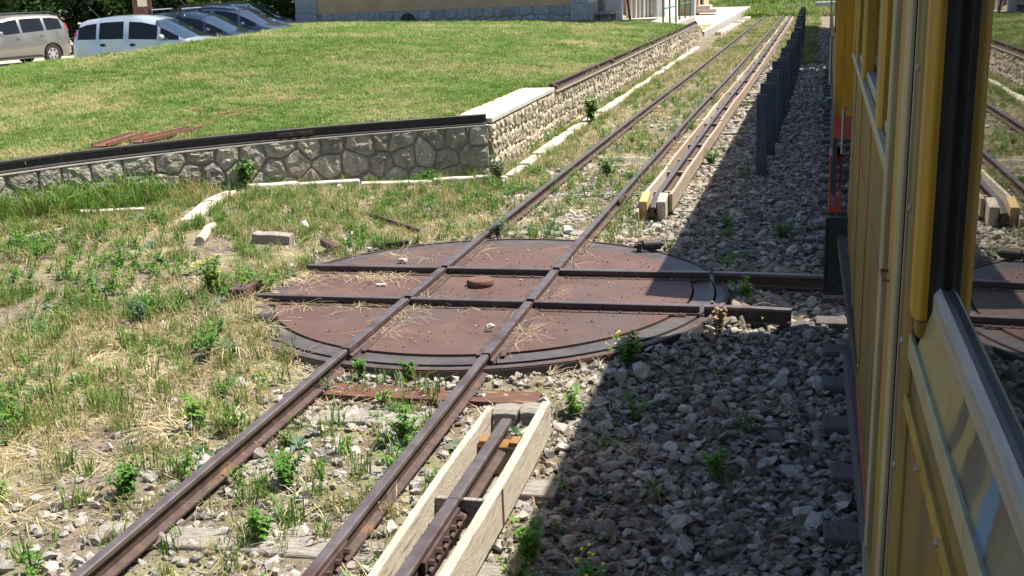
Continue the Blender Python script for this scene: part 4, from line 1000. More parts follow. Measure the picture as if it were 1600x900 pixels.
# ------------------------------------------------------------------ parked cars
def make_car(name, loc, heading, label, paint, top, belt, W, wins, screen, rear, wheels, wr=.315, extras=()):
    """top / belt: (x,z) polylines rear to front; wins: side windows as (x0,x1); screen, rear: x-spans of the glass on the top surface"""
    t = thing(name, loc, label, 'car', 'cars in the car park', rz=heading)
    OFF[t.name] = (0, 0, 0)
    tx, tz = np.array(top).T; bx, bz = np.array(belt).T; L_ = tx[-1]; cx = L_/2
    ztop_max = tz.max()
    xs_ = sorted(set([round(v, 3) for v in list(tx)+[a for w in wins for a in w]+list(screen)+list(rear)+[.02, L_-.02]]))
    def zt(x): return float(np.interp(x, tx, tz))
    def zb(x): return float(np.interp(x, bx, bz))
    def endw(x): return W*(1-.22*smooth01((.35-x)/.35)**2-.30*smooth01((x-(L_-.75))/.75)**2)
    rings = []
    for x in xs_:
        w = float(endw(x)); T = zt(x); B = min(zb(x), T-.05); low = .22+.10*float(smooth01((x-(L_-.5))/.5))+.08*float(smooth01((.4-x)/.4))
        low = min(low, B-.1)
        g = float(smooth01((T-1.0)/(ztop_max-1.0))) if ztop_max > 1 else 0
        wr_ = w*(.93-.15*g)
        pts = [(0, low), (w*.9, low), (w*.985, low+.06), (w, low+.5*(B-low)), (w*.965, B), (wr_, T-.10*(.3+g)), (wr_*.86, T-.008), (0, T+.015)]
        rings.append((x, pts))
    mb = MB(); mb.mi('body'); n = 8
    full = []
    for x, pts in rings:
        r = [(x-cx, a, z) for a, z in pts]+[(x-cx, -a, z) for a, z in reversed(pts[1:-1])]
        full.append(r)
    k = len(full[0])
    for r in full: mb.v += r
    names = ['body']
    def idx(nm):
        names.append(nm); return len(names)-1
    wid = {}
    for i in range(len(full)-1):
        xa, xb = rings[i][0], rings[i+1][0]; xm = (xa+xb)/2
        for j in range(k):
            q = (j+1) % k; mi = 0
            jj = j if j < 7 else 13-j          # mirrored strip number
            side = 1 if j < 7 else -1
            if jj == 4:
                for wi, (a, b) in enumerate(wins):
                    if a <= xm <= b and zt(xm)-zb(xm) > .12:
                        key = ('w', wi, side)
                        if key not in wid: wid[key] = idx('side_window')
                        mi = wid[key]
            if jj in (5, 6):
                if screen[0] <= xm <= screen[1]:
                    if 's' not in wid: wid['s'] = idx('windscreen')
                    mi = wid['s']
                if rear[0] <= xm <= rear[1]:
                    if 'r' not in wid: wid['r'] = idx('rear_window')
                    mi = wid['r']
            mb.f.append((i*k+j, i*k+q, (i+1)*k+q, (i+1)*k+j)); mb.m.append(mi)
    mb.f.append(tuple(range(k))); mb.m.append(0); mb.f.append(tuple((len(full)-1)*k+j for j in reversed(range(k)))); mb.m.append(0)
    me = bpy.data.meshes.new('car'); me.from_pydata(mb.v, [], mb.f)
    for i in range(len(names)): me.materials.append(MATS[paint] if i == 0 else MATS['car_glass'])
    me.polygons.foreach_set('material_index', mb.m)
    bm = bmesh.new(); bm.from_mesh(me); bmesh.ops.recalc_face_normals(bm, faces=bm.faces); bm.to_mesh(me); bm.free()
    tmp = bpy.data.objects.new('car_tmp', me); COL.objects.link(tmp)
    cut = MB()
    for wx in wheels:
        for s in (-1, 1): cut.tube([(wx-cx, s*(W-.26), wr+.01), (wx-cx, s*(W+.2), wr+.01)], wr+.055, 28)
    co = cut.build('car_cut', 'black'); md = tmp.modifiers.new('b', 'BOOLEAN'); md.object = co; md.operation = 'DIFFERENCE'; md.solver = 'EXACT'
    bpy.context.view_layer.update()
    me2 = bpy.data.meshes.new_from_object(tmp.evaluated_get(bpy.context.evaluated_depsgraph_get()))
    bpy.data.objects.remove(tmp); bpy.data.objects.remove(co)
    V = [tuple(v.co) for v in me2.vertices]; groups = {}
    for p in me2.polygons: groups.setdefault(min(p.material_index, len(names)-1), []).append(tuple(p.vertices))
    for gi, fs in sorted(groups.items()):
        used = sorted({v for f in fs for v in f}); mp = {v: i for i, v in enumerate(used)}
        b = MB(); b.v = [V[v] for v in used]; b.f = [tuple(mp[v] for v in f) for f in fs]; b.m = [0]*len(fs)
        o = b.build(names[gi], paint if gi == 0 else ('side_glass' if names[gi] == 'side_window' else 'car_glass'), t, smooth=True, fixn=False)
        if gi == 0: o.data.set_sharp_from_angle(angle=radians(50)); body = o
    for wx in wheels:
        for s in (-1, 1):
            b = MB(); y = s*(W-.02); b.lathe([(wr*.62, -.10), (wr*.95, -.10), (wr, -.07), (wr, .07), (wr*.95, .10), (wr*.66, .10), (wr*.64, .06)], (wx-cx, s*(W-.11), wr), 28, axis='Y'); w_ = b.build('wheel', 'tyre', t, smooth=True)
            b = MB(); b.lathe([(0, .055*s), (wr*.25, .06*s), (wr*.63, .075*s), (wr*.66, .05*s)], (wx-cx, s*(W-.11), wr), 24, axis='Y')
            h_ = b.build('hubcap', 'hubcap', w_, smooth=True)
            for q in range(6):
                a = q*pi/3; b = MB(); b.box((wx-cx+wr*.44*cos(a), s*(W-.11+.075), wr+wr*.44*sin(a)), (.075, .012, .045), Matrix.Rotation(-a, 3, 'Y')); b.build('slot', 'tyre', w_)
    # mirrors, handles, lamps
    mx_ = screen[1]-.55
    for s in (-1, 1):
        b = MB(); b.lathe([(0, -.11), (.06, -.10), (.085, -.03), (.08, .05), (.045, .09), (0, .1)], (mx_-cx, s*(W+.10), zb(mx_)+.06), 12, axis='Y'); b.build('mirror', paint, t, smooth=True)
        for hx_ in [w[0]+.10 for w in wins[1:3]]:
            b = MB(); b.lathe([(0, -.012), (.05, -.012), (.05, .014), (0, .02)], (hx_-cx, 0, 0), 12, axis='Y'); b.v = [((x-(hx_-cx))*1.5+hx_-cx, s*(float(endw(hx_))*.985+.006)+y*.6, zb(hx_)-.14+z*.75) for x, y, z in b.v]; b.build('door_handle', 'black' if paint == 'paint_silver' else paint, t, smooth=True)
        b = MB(); b.box((.17-cx, s*(float(endw(.17))-.125), zb(0)+.02), (.12, .10, .28), Matrix.Rotation(.34, 3, 'Y')); b.build('tail_lamp', 'lamp_red', t, bevel=.02)
        b = MB(); b.box((L_-.34-cx, s*(float(endw(L_-.34))-.05), zt(L_-.34)-.13), (.36, .13, .14), Matrix.Rotation(.25, 3, 'Y')); b.build('head_lamp', 'lamp_clear', t, bevel=.03)
        b = MB(); b.box((L_/2-cx, s*(W*.99), .30), (1.9, .02, .07)); b.build('side_moulding', 'black', t, bevel=.01)
    # seats seen through the glass are implied by dark panes; roof rails
    if 'rails' in extras:
        for s in (-1, 1):
            b = MB(); yy_ = s*W*.68; b.tube([(wins[0][0]-.0-cx, yy_, zt(wins[0][0])-.0), (wins[0][0]+.25-cx, yy_, ztop_max+.05), (wins[1][1]-cx, yy_, ztop_max+.06), (screen[0]-.2-cx, yy_, ztop_max+.03), (screen[0]-.02-cx, yy_, zt(screen[0])-.02)], .022, 8); b.build('roof_rail', 'black', t, smooth=True)
    if 'bars' in extras:
        for x in (.9, 1.85):
            b = MB(); b.box((x-cx, 0, ztop_max+.10), (.07, W*1.55, .035)); br = b.build('roof_bar', 'hubcap', t, bevel=.01)
            for s in (-1, 1): b = MB(); b.box((x-cx, s*W*.74, ztop_max+.05), (.10, .07, .15)); b.build('bar_foot', 'black', br, bevel=.02)
    b = MB(); b.tube([(.55-cx, 0, zt(.55)), (.25-cx, 0, zt(.55)+.32)], .006, 5); b.build('aerial', 'black', t)
    return t
MPV_TOP = [(0, .50), (.03, .85), (.08, 1.05), (.17, 1.30), (.30, 1.50), (.5, 1.57), (1.0, 1.62), (1.5, 1.63), (2.0, 1.59), (2.35, 1.50), (2.75, 1.28), (3.15, 1.03), (3.4, .97), (3.75, .86), (3.95, .70), (4.03, .52), (4.05, .40)]
MPV_BELT = [(0, 1.09), (1.5, 1.07), (3.0, 1.0), (4.05, .80)]
ZP = .462
make_car('parked_car', (-13.55, 18.0, ZP), radians(5), 'silver-blue compact MPV parked nose right behind the grassy crest', 'paint_silver', MPV_TOP, MPV_BELT, .85, [(.28, .78), (.86, 1.52), (1.66, 2.42), (2.50, 3.0)], (2.35, 3.15), (.08, .30), (.72, 3.32))
LOD_TOP = [(0, .50), (.03, .9), (.10, 1.15), (.22, 1.45), (.38, 1.62), (.7, 1.67), (1.6, 1.69), (2.3, 1.66), (2.72, 1.58), (3.1, 1.33), (3.42, 1.08), (3.8, 1.0), (4.15, .90), (4.38, .75), (4.48, .50), (4.5, .40)]
LOD_BELT = [(0, 1.17), (1.5, 1.11), (3.4, 1.02), (4.5, .82)]
make_car('parked_car', (-23.9, 25.5, ZP-.02), radians(-110), 'beige-grey estate MPV with black roof rails parked on gravel', 'paint_beige', LOD_TOP, LOD_BELT, .87, [(.40, 1.02), (1.12, 1.95), (2.05, 2.85), (2.95, 3.3)], (2.72, 3.42), (.10, .38), (.88, 3.66), .325, ('rails',))
make_car('parked_car', (-14.4, 22.0, ZP), radians(2), 'black-blue MPV carrying silver roof bars next to the silver car', 'paint_navy', [(x*1.06, z*.985) for x, z in MPV_TOP], [(x*1.06, z) for x, z in MPV_BELT], .86, [(.3, .83), (.91, 1.61), (1.76, 2.56), (2.65, 3.18)], (2.49, 3.34), (.085, .318), (.78, 3.5), .315, ('bars',))
make_car('parked_car', (-15.4, 26.2, ZP), radians(0), 'dark slate MPV with black roof rails and wide sloping windscreen', 'paint_slate', [(x*1.1, z*1.04) for x, z in MPV_TOP], [(x*1.1, z*1.02) for x, z in MPV_BELT], .88, [(.31, .86), (.95, 1.67), (1.83, 2.66), (2.75, 3.3)], (2.585, 3.465), (.088, .33), (.82, 3.65), .32, ('rails',))
make_car('parked_car', (-18.4, 33.2, ZP), radians(-8), 'dark blue car half hidden by the corner of the building', 'paint_blue', [(x*1.02, z*1.06) for x, z in MPV_TOP], [(x*1.02, z*1.05) for x, z in MPV_BELT], .86, [(.29, .8), (.88, 1.55), (1.69, 2.47), (2.55, 3.06)], (2.397, 3.213), (.0816, .306), (.75, 3.4))

# ------------------------------------------------------------------ trees behind the car park
def leaf_quads(C_, r, n, size, rng, squash=.8):
    """n leaf-sized rhombs spread through one clump"""
    d = rng.normal(size=(n, 3)); d /= np.linalg.norm(d, axis=1)[:, None]; rad = r*rng.random(n)**.45
    p = C_+d*rad[:, None]*np.array([1, 1, squash])
    a = rng.normal(size=(n, 3)); a[:, 2] *= .6; a /= np.linalg.norm(a, axis=1)[:, None]
    b = np.cross(a, rng.normal(size=(n, 3))); b /= np.linalg.norm(b, axis=1)[:, None]
    s = size*rng.uniform(.6, 1.3, n)[:, None]
    return np.stack([p-a*s, p+b*s*.45, p+a*s, p-b*s*.45], 1).reshape(-1, 3)
def tree_mesh(seed, h, rx, clumps, per, size, zmin, m):
    rng = np.random.default_rng(seed); Q = []; ends = []
    for k in range(clumps):
        a = rng.uniform(0, 2*pi); zz = rng.uniform(zmin, 1); env = rx*math.sqrt(max(.05, 1-((zz-.55)/.56)**2)); rr = env*rng.random()**.4
        c = np.array([rr*cos(a), rr*sin(a), zz*h]); ends.append(c); Q.append(leaf_quads(c, rng.uniform(.45, .95), per, size, rng))
    V = np.concatenate(Q); nf = len(V)//4
    me = bpy.data.meshes.new('crown'); me.vertices.add(len(V)); me.vertices.foreach_set('co', V.astype(np.float32).ravel())
    me.loops.add(nf*4); me.loops.foreach_set('vertex_index', np.arange(nf*4, dtype=np.int32)); me.polygons.add(nf)
    me.polygons.foreach_set('loop_start', np.arange(0, nf*4, 4, dtype=np.int32)); me.update(); me.validate(); me.materials.append(MATS[m])
    tr = MB(); lean = rng.uniform(-.3, .3, 2)
    tr.tube([(0, 0, -.2), (lean[0]*.3, lean[1]*.3, h*.25), (lean[0], lean[1], h*.8)], .20, 10, r1=.05)
    for c in ends[::4]:
        z0 = max(.8, c[2]*.55); f_ = z0/h; tr.tube([(lean[0]*f_, lean[1]*f_, z0), (c[0]*.5, c[1]*.5, (z0+c[2])/2+.1), tuple(c)], .055, 6, r1=.012)
    return me, tr
TM = [tree_mesh(1, 7.5, 3.0, 75, 170, .13, .10, 'tree_leaf'), tree_mesh(2, 8.5, 3.3, 85, 170, .13, .06, 'tree_leaf_dark'), tree_mesh(3, 5.5, 2.8, 70, 160, .11, .03, 'tree_leaf')]
TB = [None]*3
def tree(kind, loc, rz, s, label):
    t = thing('tree', loc, label, 'tree', 'trees behind the car park', rz=rz); t.scale = (s, s, s); OFF[t.name] = (0, 0, 0)
    if TB[kind] is None: TB[kind] = TM[kind][1].build('trunk', 'bark', t, smooth=True)
    else: share(TB[kind], 'trunk', t, (0, 0, 0))
    share(TM[kind][0], 'crown', t, (0, 0, 0))
LAB = ['mid-green leafy tree standing behind the parked cars', 'dense dark green tree standing behind the parked cars', 'low bushy tree with foliage down to the gravel behind the cars']
for k, (kd, x, y, s) in enumerate([(1, -30.5, 31.5, 1.0), (2, -27.5, 31.0, 1.0), (1, -26.5, 35.5, 1.05), (0, -24.0, 34.5, 1.0), (2, -24.2, 36.2, 1.0), (1, -21.5, 38.5, 1.1), (2, -20.4, 36.6, .9), (0, -18.5, 41, 1.05), (1, -31, 37, 1.1), (0, -26, 41, 1.2), (1, -34, 33, 1.0), (2, -30.2, 29.2, .8)]):
    tree(kd, (x, y, .4), .2+k*1.3, s, LAB[kd])

# ------------------------------------------------------------------ loose stones: ballast, pebbles
def hull_rock(name, seed, m, npt=16, fl=.65):
    rng = np.random.default_rng(seed); bm = bmesh.new()
    d = rng.normal(size=(npt, 3)); d /= np.linalg.norm(d, axis=1)[:, None]; d *= rng.uniform(.8, 1.1, (npt, 1)); d *= np.array([.5*rng.uniform(.8, 1.15), .5*rng.uniform(.65, 1), .5*fl*rng.uniform(.8, 1.2)])
    for p in d: bm.verts.new(p)
    r = bmesh.ops.convex_hull(bm, input=bm.verts); bmesh.ops.delete(bm, geom=[v for v in bm.verts if not v.link_faces], context='VERTS')
    bmesh.ops.subdivide_edges(bm, edges=bm.edges[:], cuts=1, use_grid_fill=True); bmesh.ops.triangulate(bm, faces=bm.faces)
    for v in bm.verts: v.co *= 1+rng.uniform(-.07, .06)
    me = bpy.data.meshes.new(name); bm.to_mesh(me); bm.free(); me.materials.append(MATS[m])
    o = bpy.data.objects.new(name, me); COL.objects.link(o); return o
rocks = [hull_rock('rock_%02d' % k, 40+k, ['ballast', 'ballast_brown', 'ballast', 'ballast_pale', 'ballast', 'ballast_dark', 'ballast', 'ballast_brown', 'ballast', 'ballast_pale'][k], 10+k % 5, .58) for k in range(10)]
rocksp = [hull_rock('rockp_%02d' % k, 80+k, 'ballast_pale', 12+k % 6) for k in range(10)]
def rand_rot(n, rng): return np.stack([rng.uniform(-.6, .6, n), rng.uniform(-.6, .6, n), rng.uniform(0, 6.28, n)], 1)
def field(n, x0, x1, y0, y1, keep, rng):
    x = rng.uniform(x0, x1, n); y = rng.uniform(y0, y1, n); m = rng.random(n) < keep(x, y); return x[m], y[m]
rng = np.random.default_rng(5)
def inside_tt(x, y, r=2.14):
    a = np.arctan2(y, -x); return np.hypot(x, y) < np.where((a > -.9) & (a < .4), r-.18, r)
# shaded ballast bed between siding and running line
x, y = field(46000, 1.15, 4.0, -7.0, 12, lambda x, y: np.where(inside_tt(x, y), 0, smooth01((x-1.12)/.35))*np.where((np.abs(x-1.07) < .2), .2, 1), rng)
n = len(x); s = rng.uniform(.035, .105, n)*np.where(rng.random(n) < .35, .55, 1)*np.where(rng.random(n) < .06, 1.6, 1)
st = scatter('ballast_bed', np.stack([x, y, zg(x, y)+s*.12+rng.uniform(-.015, .03, n)], 1), rand_rot(n, rng), s, rng.integers(0, 10, n), rocks)
stuff(st, 'grey crushed stone ballast between siding and train', 'ballast')
# pale stones in and around the siding
def keep_s(x, y):
    k = .12+.55*np.exp(-((np.abs(x)-.1)/1.0)**2)*(y < -1.9)+1.0*smooth01((x-.60)/.25)*(y < 6)+.35*np.exp(-((x-.1)/.5)**2)*(y > 1.9)*(y < 7)+.22*(noise2(x, y, 1.1, 8) > .55)
    k = k*np.where(x < -1.2, .35, 1)*np.where(y > 8, .5, 1)+.45*smooth01((-3.4-y)/1.4)*((x < -.6) & (x > -3.0))+.7*((np.hypot(x, y) < 2.5) & (y < -.9) & (x > -.6))
    return np.where(inside_tt(x, y), 0, k)
x, y = field(42000, -3.6, 1.5, -6.5, 22, keep_s, rng); n = len(x); s = rng.uniform(.025, .085, n)*np.where(rng.random(n) < .12, 1.6, 1)
st = scatter('loose_stones', np.stack([x+xo(y), y, zg(x, y)+s*.14+rng.uniform(-.008, .012, n)], 1), rand_rot(n, rng), s, rng.integers(0, 10, n), rocksp)
stuff(st, 'pale broken stones strewn between the siding rails', 'stones')
# distant ballast
x, y = field(9000, 1.2, 4.5, 12, 45, lambda x, y: 1+0*x, rng); n = len(x)
stuff(scatter('far_ballast', np.stack([x+xo(y)*.8, y, zg(x, y)+.01], 1), rand_rot(n, rng), rng.uniform(.07, .16, n), rng.integers(0, 10, n), [hull_rock('rockf_%02d' % k, 20+k, 'ballast', 10) for k in range(10)]), 'grey ballast under the row of fence plates', 'ballast')
fine_v = [hull_rock('fine_%d' % k, 120+k, 'ballast_pale' if k % 2 else 'ballast', 9) for k in range(6)]
def keep_f(x, y): return np.where(inside_tt(x, y, 2.11), 0, .25+.75*(noise2(x, y, 1.4, 41) > .42))*np.where(x < -2, .4, 1)
x, y = field(60000, -4.2, 1.6, -6.3, 16, keep_f, rng); mk = rng.random(len(x)) < np.clip(1.15-(y+6)/16, .1, 1); x, y = x[mk], y[mk]; n = len(x)
stuff(scatter('fine_gravel', np.stack([x+xo(y), y, zg(x, y)+.002], 1), rand_rot(n, rng), rng.uniform(.010, .034, n), rng.integers(0, 6, n), fine_v), 'fine grit and small gravel on the yard floor', 'gravel')
# dark crumbs on the deck
a = rng.uniform(0, 6.28, 520); r = 1.75*np.sqrt(rng.random(520)); x = r*np.cos(a); y = r*np.sin(a); mk = (np.minimum(np.abs(np.abs(x)-S), np.abs(np.abs(y)-S)) > .05) & (rng.random(520) < np.where(x > -.4, 1, .3)); x, y = x[mk], y[mk]; n = len(x)
stuff(scatter('grit', np.stack([x, y, np.full(n, ZD+.006)], 1), rand_rot(n, rng), rng.uniform(.009, .022, n), rng.integers(0, 4, n), [hull_rock('grit_%d' % k, 60+k, 'dark_pebble', 10) for k in range(4)]), 'dark grit scattered over the turntable deck', 'grit')
x = rng.uniform(-1.6, 1.6, 110); y = rng.uniform(-1.6, 1.6, 110); mk = (np.hypot(x, y) < 1.7); x, y = x[mk], y[mk]; n = len(x)
stuff(scatter('chippings', np.stack([x, y, np.full(n, ZD+.008)], 1), rand_rot(n, rng), rng.uniform(.012, .035, n), rng.integers(0, 4, n), [hull_rock('chip_%d' % k, 65+k, 'ballast_pale', 10) for k in range(4)]), 'small pale stone chips on the turntable deck', 'stones')
def stone(label, loc, s, seed, m='white_stone', rz=0):
    o = hull_rock('stone', seed, m, 18, .75); o.location = loc; o.scale = s; o.rotation_euler = (0, 0, rz); tag(o, label, 'stone')
stone('squarish grey stone resting on the turntable beside the right rail', (.37, -1.20, ZD+.035), (.085, .085, .10), 101, 'ballast_pale')
stone('tan stone on the turntable in front of the far crossing rail', (-1.05, .88, ZD+.03), (.11, .07, .085), 102, 'ballast_pale')
stone('large white stone at far side of the turntable between the rails', (.22, 2.62, -.10), (.20, .16, .15), 103)
stone('white stone by the foot of the power rail end timbers', (1.62, 4.9, -.17), (.22, .14, .14), 104, 'white_stone', .4)
stone('white boulder half sunk in grass behind the timber block', (-2.85, 2.65, -.1), (.26, .18, .18), 105)
stone('white flake stone upright on bare gravel near the train', (1.95, -3.05, -.15), (.10, .07, .09), 106)
stone('tan sunlit stone lying next to the end of the stub rail', (2.45, -.60, -.17), (.20, .15, .13), 107, 'stone_tan')
for k in range(5):
    a = RNG.uniform(0, 6.28)
mb = MB(); mb.tube([(-1.0, .02, ZD+.016), (-.92, .035, ZD+.016)], .014, 10); tag(mb.build('concrete_plug', 'white_stone', None, smooth=True, loc=(-.96, .03, ZD)), 'small white cylinder lying on the left deck plate', 'plug')

# ------------------------------------------------------------------ grass, straw and weeds
def blade_set(name, seed, m, nb, h, spread, w, bend=.6, flat=False, mats=None):
    rng = np.random.default_rng(seed); mb = MB()
    for k in range(nb):
        a = rng.uniform(0, 6.28); r = spread*math.sqrt(rng.random()); p = np.array([r*cos(a), r*sin(a), 0]); hh = h*rng.uniform(.5, 1.2); ww = w*rng.uniform(.7, 1.3)
        b = rng.uniform(0, 6.28) if not flat else a+rng.uniform(-1, 1); dr = np.array([cos(b), sin(b), 0]); sd = np.array([-sin(b), cos(b), 0])*ww/2
        if flat:
            L_ = hh; up_ = rng.uniform(.002, .03); p1 = p+dr*L_*.5+np.array([0, 0, up_+.012]); p2 = p+dr*L_+np.array([rng.uniform(-.02, .02), rng.uniform(-.02, .02), up_*.3]); p[2] = .004
            mb.add([p-sd, p+sd, p1+sd, p1-sd, p2+sd*.5, p2-sd*.5], [(0, 1, 2, 3), (3, 2, 4, 5)])
        else:
            bd = bend*rng.uniform(.2, 1.2); p1 = p+dr*hh*bd*.3+np.array([0, 0, hh*.6]); p2 = p+dr*hh*bd+np.array([0, 0, hh*(1-.25*bd)])
            mb.add([p-sd, p+sd, p1+sd*.8, p1-sd*.8, p2], [(0, 1, 2, 3), (3, 2, 4)])
    return mb.build(name, m, None, fixn=False)
def leaf(mb, p, d, L_, w, droop=.3, m=0):
    """one folded leaf: six points, four triangles"""
    d = d/np.linalg.norm(d); sd = np.cross(d, [0, 0, 1.0]); ln = np.linalg.norm(sd); sd = sd/ln if ln > 1e-3 else np.array([1.0, 0, 0])
    mid = p+d*L_*.45+np.array([0, 0, .04*L_]); tip = p+d*L_-np.array([0, 0, droop*L_]); up_ = np.array([0, 0, .12*w])
    mb.add([p, mid+sd*w/2+up_, mid, mid-sd*w/2+up_, tip], [(0, 1, 2), (0, 2, 3), (2, 1, 4), (2, 4, 3)], m)
def weed_set(name, seed, m, kind, h=.2):
    rng = np.random.default_rng(seed); mb = MB()
    if kind == 'rosette':
        for k in range(11):
            a = k*2.4+rng.uniform(-.2, .2); e = rng.uniform(.15, .8); leaf(mb, np.array([0, 0, .01]), np.array([cos(a), sin(a), e]), h*rng.uniform(.7, 1.1), h*.28, .2)
    else:
        for k in range(6):
            a = rng.uniform(0, 6.28); ln = rng.uniform(.2, .7); top_ = np.array([cos(a)*h*ln, sin(a)*h*ln, h*rng.uniform(.6, 1.1)])
            mb.tube([(0, 0, 0), tuple(top_*.5+np.array([0, 0, .1*h])), tuple(top_)], .003, 4)
            for q in range(9):
                f_ = rng.uniform(.2, 1); pp = top_*f_; b = rng.uniform(0, 6.28); leaf(mb, pp, np.array([cos(b), sin(b), rng.uniform(-.1, .5)]), h*rng.uniform(.18, .34), h*.13, .25)
    return mb.build(name, m, None, fixn=False)
rng = np.random.default_rng(9)
def zrot(n, rng, t=.15): return np.stack([rng.uniform(-t, t, n), rng.uniform(-t, t, n), rng.uniform(0, 6.28, n)], 1)
# upper lawn
lawn_v = [blade_set('lt_%d' % k, k, 'grass_lawn', 22, .065+.02*(k % 3), .10, .009, .9) for k in range(6)]
N_ = 150000
d_ = rng.random(N_)**.75; th = rng.uniform(-.02, .66, N_)            # polar sampling about the train so that near grass is denser
rr = 9.5+d_*38; x = 2.6-np.sin(th)*rr; y = -9.3+np.cos(th)*rr
mk = np.where(x > -7.35, y > y_front(x)+.20, y > .9) & (x < xw(y)-.12) & ~((x > -2.4) & (y > 6.4) & (y < 11.3) & (x > -2.28)) & (y < 34.4) & (crest_d(x, y) < .5) & ~((x > -2.6) & (y > 34)) & (rng.random(N_) < .35+.65*smooth01((xw(y)-x-.2)/1.0)+.0)
x, y = x[mk], y[mk]; n = len(x); far = 1+.9*smooth01((np.hypot(x-2.6, y+9.3)-14)/25)
stuff(scatter('lawn_grass', np.stack([x, y, zl(x, y)-.005], 1), zrot(n, rng), np.stack([far, far, far*rng.uniform(.7, 1.15, n)*(.8+.5*noise2(x, y, .6, 2))], 1), rng.integers(0, 6, n), lawn_v), 'sunny mown lawn grass above the stone walls', 'grass')
clump_v = [blade_set('lc_%d' % k, 140+k, 'grass_green', 26, .10+.03*(k % 2), .09, .012, 1.1) for k in range(4)]
mk = (rng.random(n) < .07*(noise2(x, y, 1.1, 17) > .5)); xc, yc = x[mk], y[mk]; nc = len(xc)
stuff(scatter('lawn_clumps', np.stack([xc, yc, zl(xc, yc)-.005], 1), zrot(nc, rng), far[mk]*rng.uniform(.6, 1.1, nc), rng.integers(0, 4, nc), clump_v), 'coarse darker grass clumps dotted over the lawn', 'grass')
# yard: green tufts, dry tufts, straw
green_v = [blade_set('gt_%d' % k, 20+k, 'grass_green', 16, .13+.05*(k % 3), .06, .0075, .8) for k in range(6)]
dry_v = [blade_set('dt_%d' % k, 30+k, 'grass_dry', 18, .12+.04*(k % 3), .07, .005, 1.0) for k in range(6)]
straw_v = [blade_set('st_%d' % k, 40+k, 'straw', 16, .26, .10, .0036, flat=True) for k in range(6)]
CLEAR = [((-4.55, 4.25), (-4.45, 3.4)), ((-4.45, 3.4), (-4.22, 2.45)), ((-1.30, 6.15), (-2.3, 5.80)), ((-2.3, 5.80), (-3.95, 4.95)), ((-3.95, 4.95), (-4.45, 4.45)), ((-5.5, 1.25), (-5.3, 1.72)), ((-5.55, 2.35), (-4.95, 2.75)), ((-3.58, 1.55), (-3.8, 2.28)), ((-3.12, 1.9), (-2.7, 1.95))]
def on_path(x, y, w=.15):
    m = np.zeros(np.shape(x), bool)
    for (a, b) in CLEAR:
        a = np.array(a); dd = np.array(b)-a; t = np.clip(((x-a[0])*dd[0]+(y-a[1])*dd[1])/(dd@dd), 0, 1)
        m |= np.hypot(x-a[0]-t*dd[0]+.03, y-a[1]-t*dd[1]+.10) < w
    return m | (np.abs(x-xw(y)-.33) < .09)*(y > 6.2)
def in_rails(x, y): return np.abs(np.abs(x-xo(y))-S) < .05
def keep_g(x, y):
    v = noise2(x, y, 1.3, 11)*.6+noise2(x, y, 3.1, 12)*.4
    left = smooth01((-x-.7)/.9); k = (.10+1.2*smooth01((v-.40)/.3))*(.22+.78*left)
    k = k*(1-.93*smooth01((x-.75)/.5))*np.where((y < -3.6) & (x < -.6), .45, 1)
    k = k*np.where(y > 7, .6, 1)
    k += .45*((x < -1.9) & (y > 2.2))+.4*np.exp(-((x+1.15)/.25)**2)*(y > 6)+1.0*((x < -4.8) & (y > 2.8))
    return np.where(inside_tt(x, y, 2.12) | in_rails(x, y) | on_path(x, y) | ((x > .84) & (x < 1.3) & (y < -3)), 0, k)
def behind_wall(x, y): return ((x < -1.6) & (y > y_front(np.clip(x, -7.35, -1.65))-.02)) | ((y > 6.5) & (x < xw(y)+.03))
x, y = field(36000, -8.5, 1.6, -6.5, 30, keep_g, rng); mk = ~behind_wall(x, y); x, y = x[mk], y[mk]; n = len(x)
tall = 1+.9*((x < -5.0) & (y > 2.2))*rng.random(n)
stuff(scatter('yard_grass', np.stack([x, y, zg(x, y)-.005], 1), zrot(n, rng), tall*rng.uniform(.55, 1.15, n), rng.integers(0, 6, n), green_v), 'patchy green grass tufts in the yard around the turntable', 'grass')
def keep_d(x, y):
    v = noise2(x, y, 1.0, 21)*.6+noise2(x, y, 2.7, 22)*.4
    k = (.25+1.0*smooth01((v-.38)/.3))*(.30+.7*smooth01((-x-.5)/.8)+.35*(y > 3))*(1-.9*smooth01((x-.8)/.5))
    return np.where(inside_tt(x, y, 2.12) | in_rails(x, y) | on_path(x, y) | ((x > .84) & (x < 1.3) & (y < -3)), 0, k)
x, y = field(30000, -8.5, 1.6, -6.5, 32, keep_d, rng); mk = ~behind_wall(x, y); x, y = x[mk], y[mk]; n = len(x)
stuff(scatter('dry_grass', np.stack([x, y, zg(x, y)-.005], 1), zrot(n, rng, .35), rng.uniform(.5, 1.1, n), rng.integers(0, 6, n), dry_v), 'sun bleached dry grass around the siding', 'dry grass')
x, y = field(17000, -8.0, 1.7, -6.5, 30, keep_d, rng); mk = ~behind_wall(x, y); x, y = x[mk], y[mk]; n = len(x)
stuff(scatter('straw_litter', np.stack([x, y, zg(x, y)+.006], 1), zrot(n, rng, .12), rng.uniform(.5, 1.25, n), rng.integers(0, 6, n), straw_v), 'flattened straw litter on the ground of the yard', 'straw')
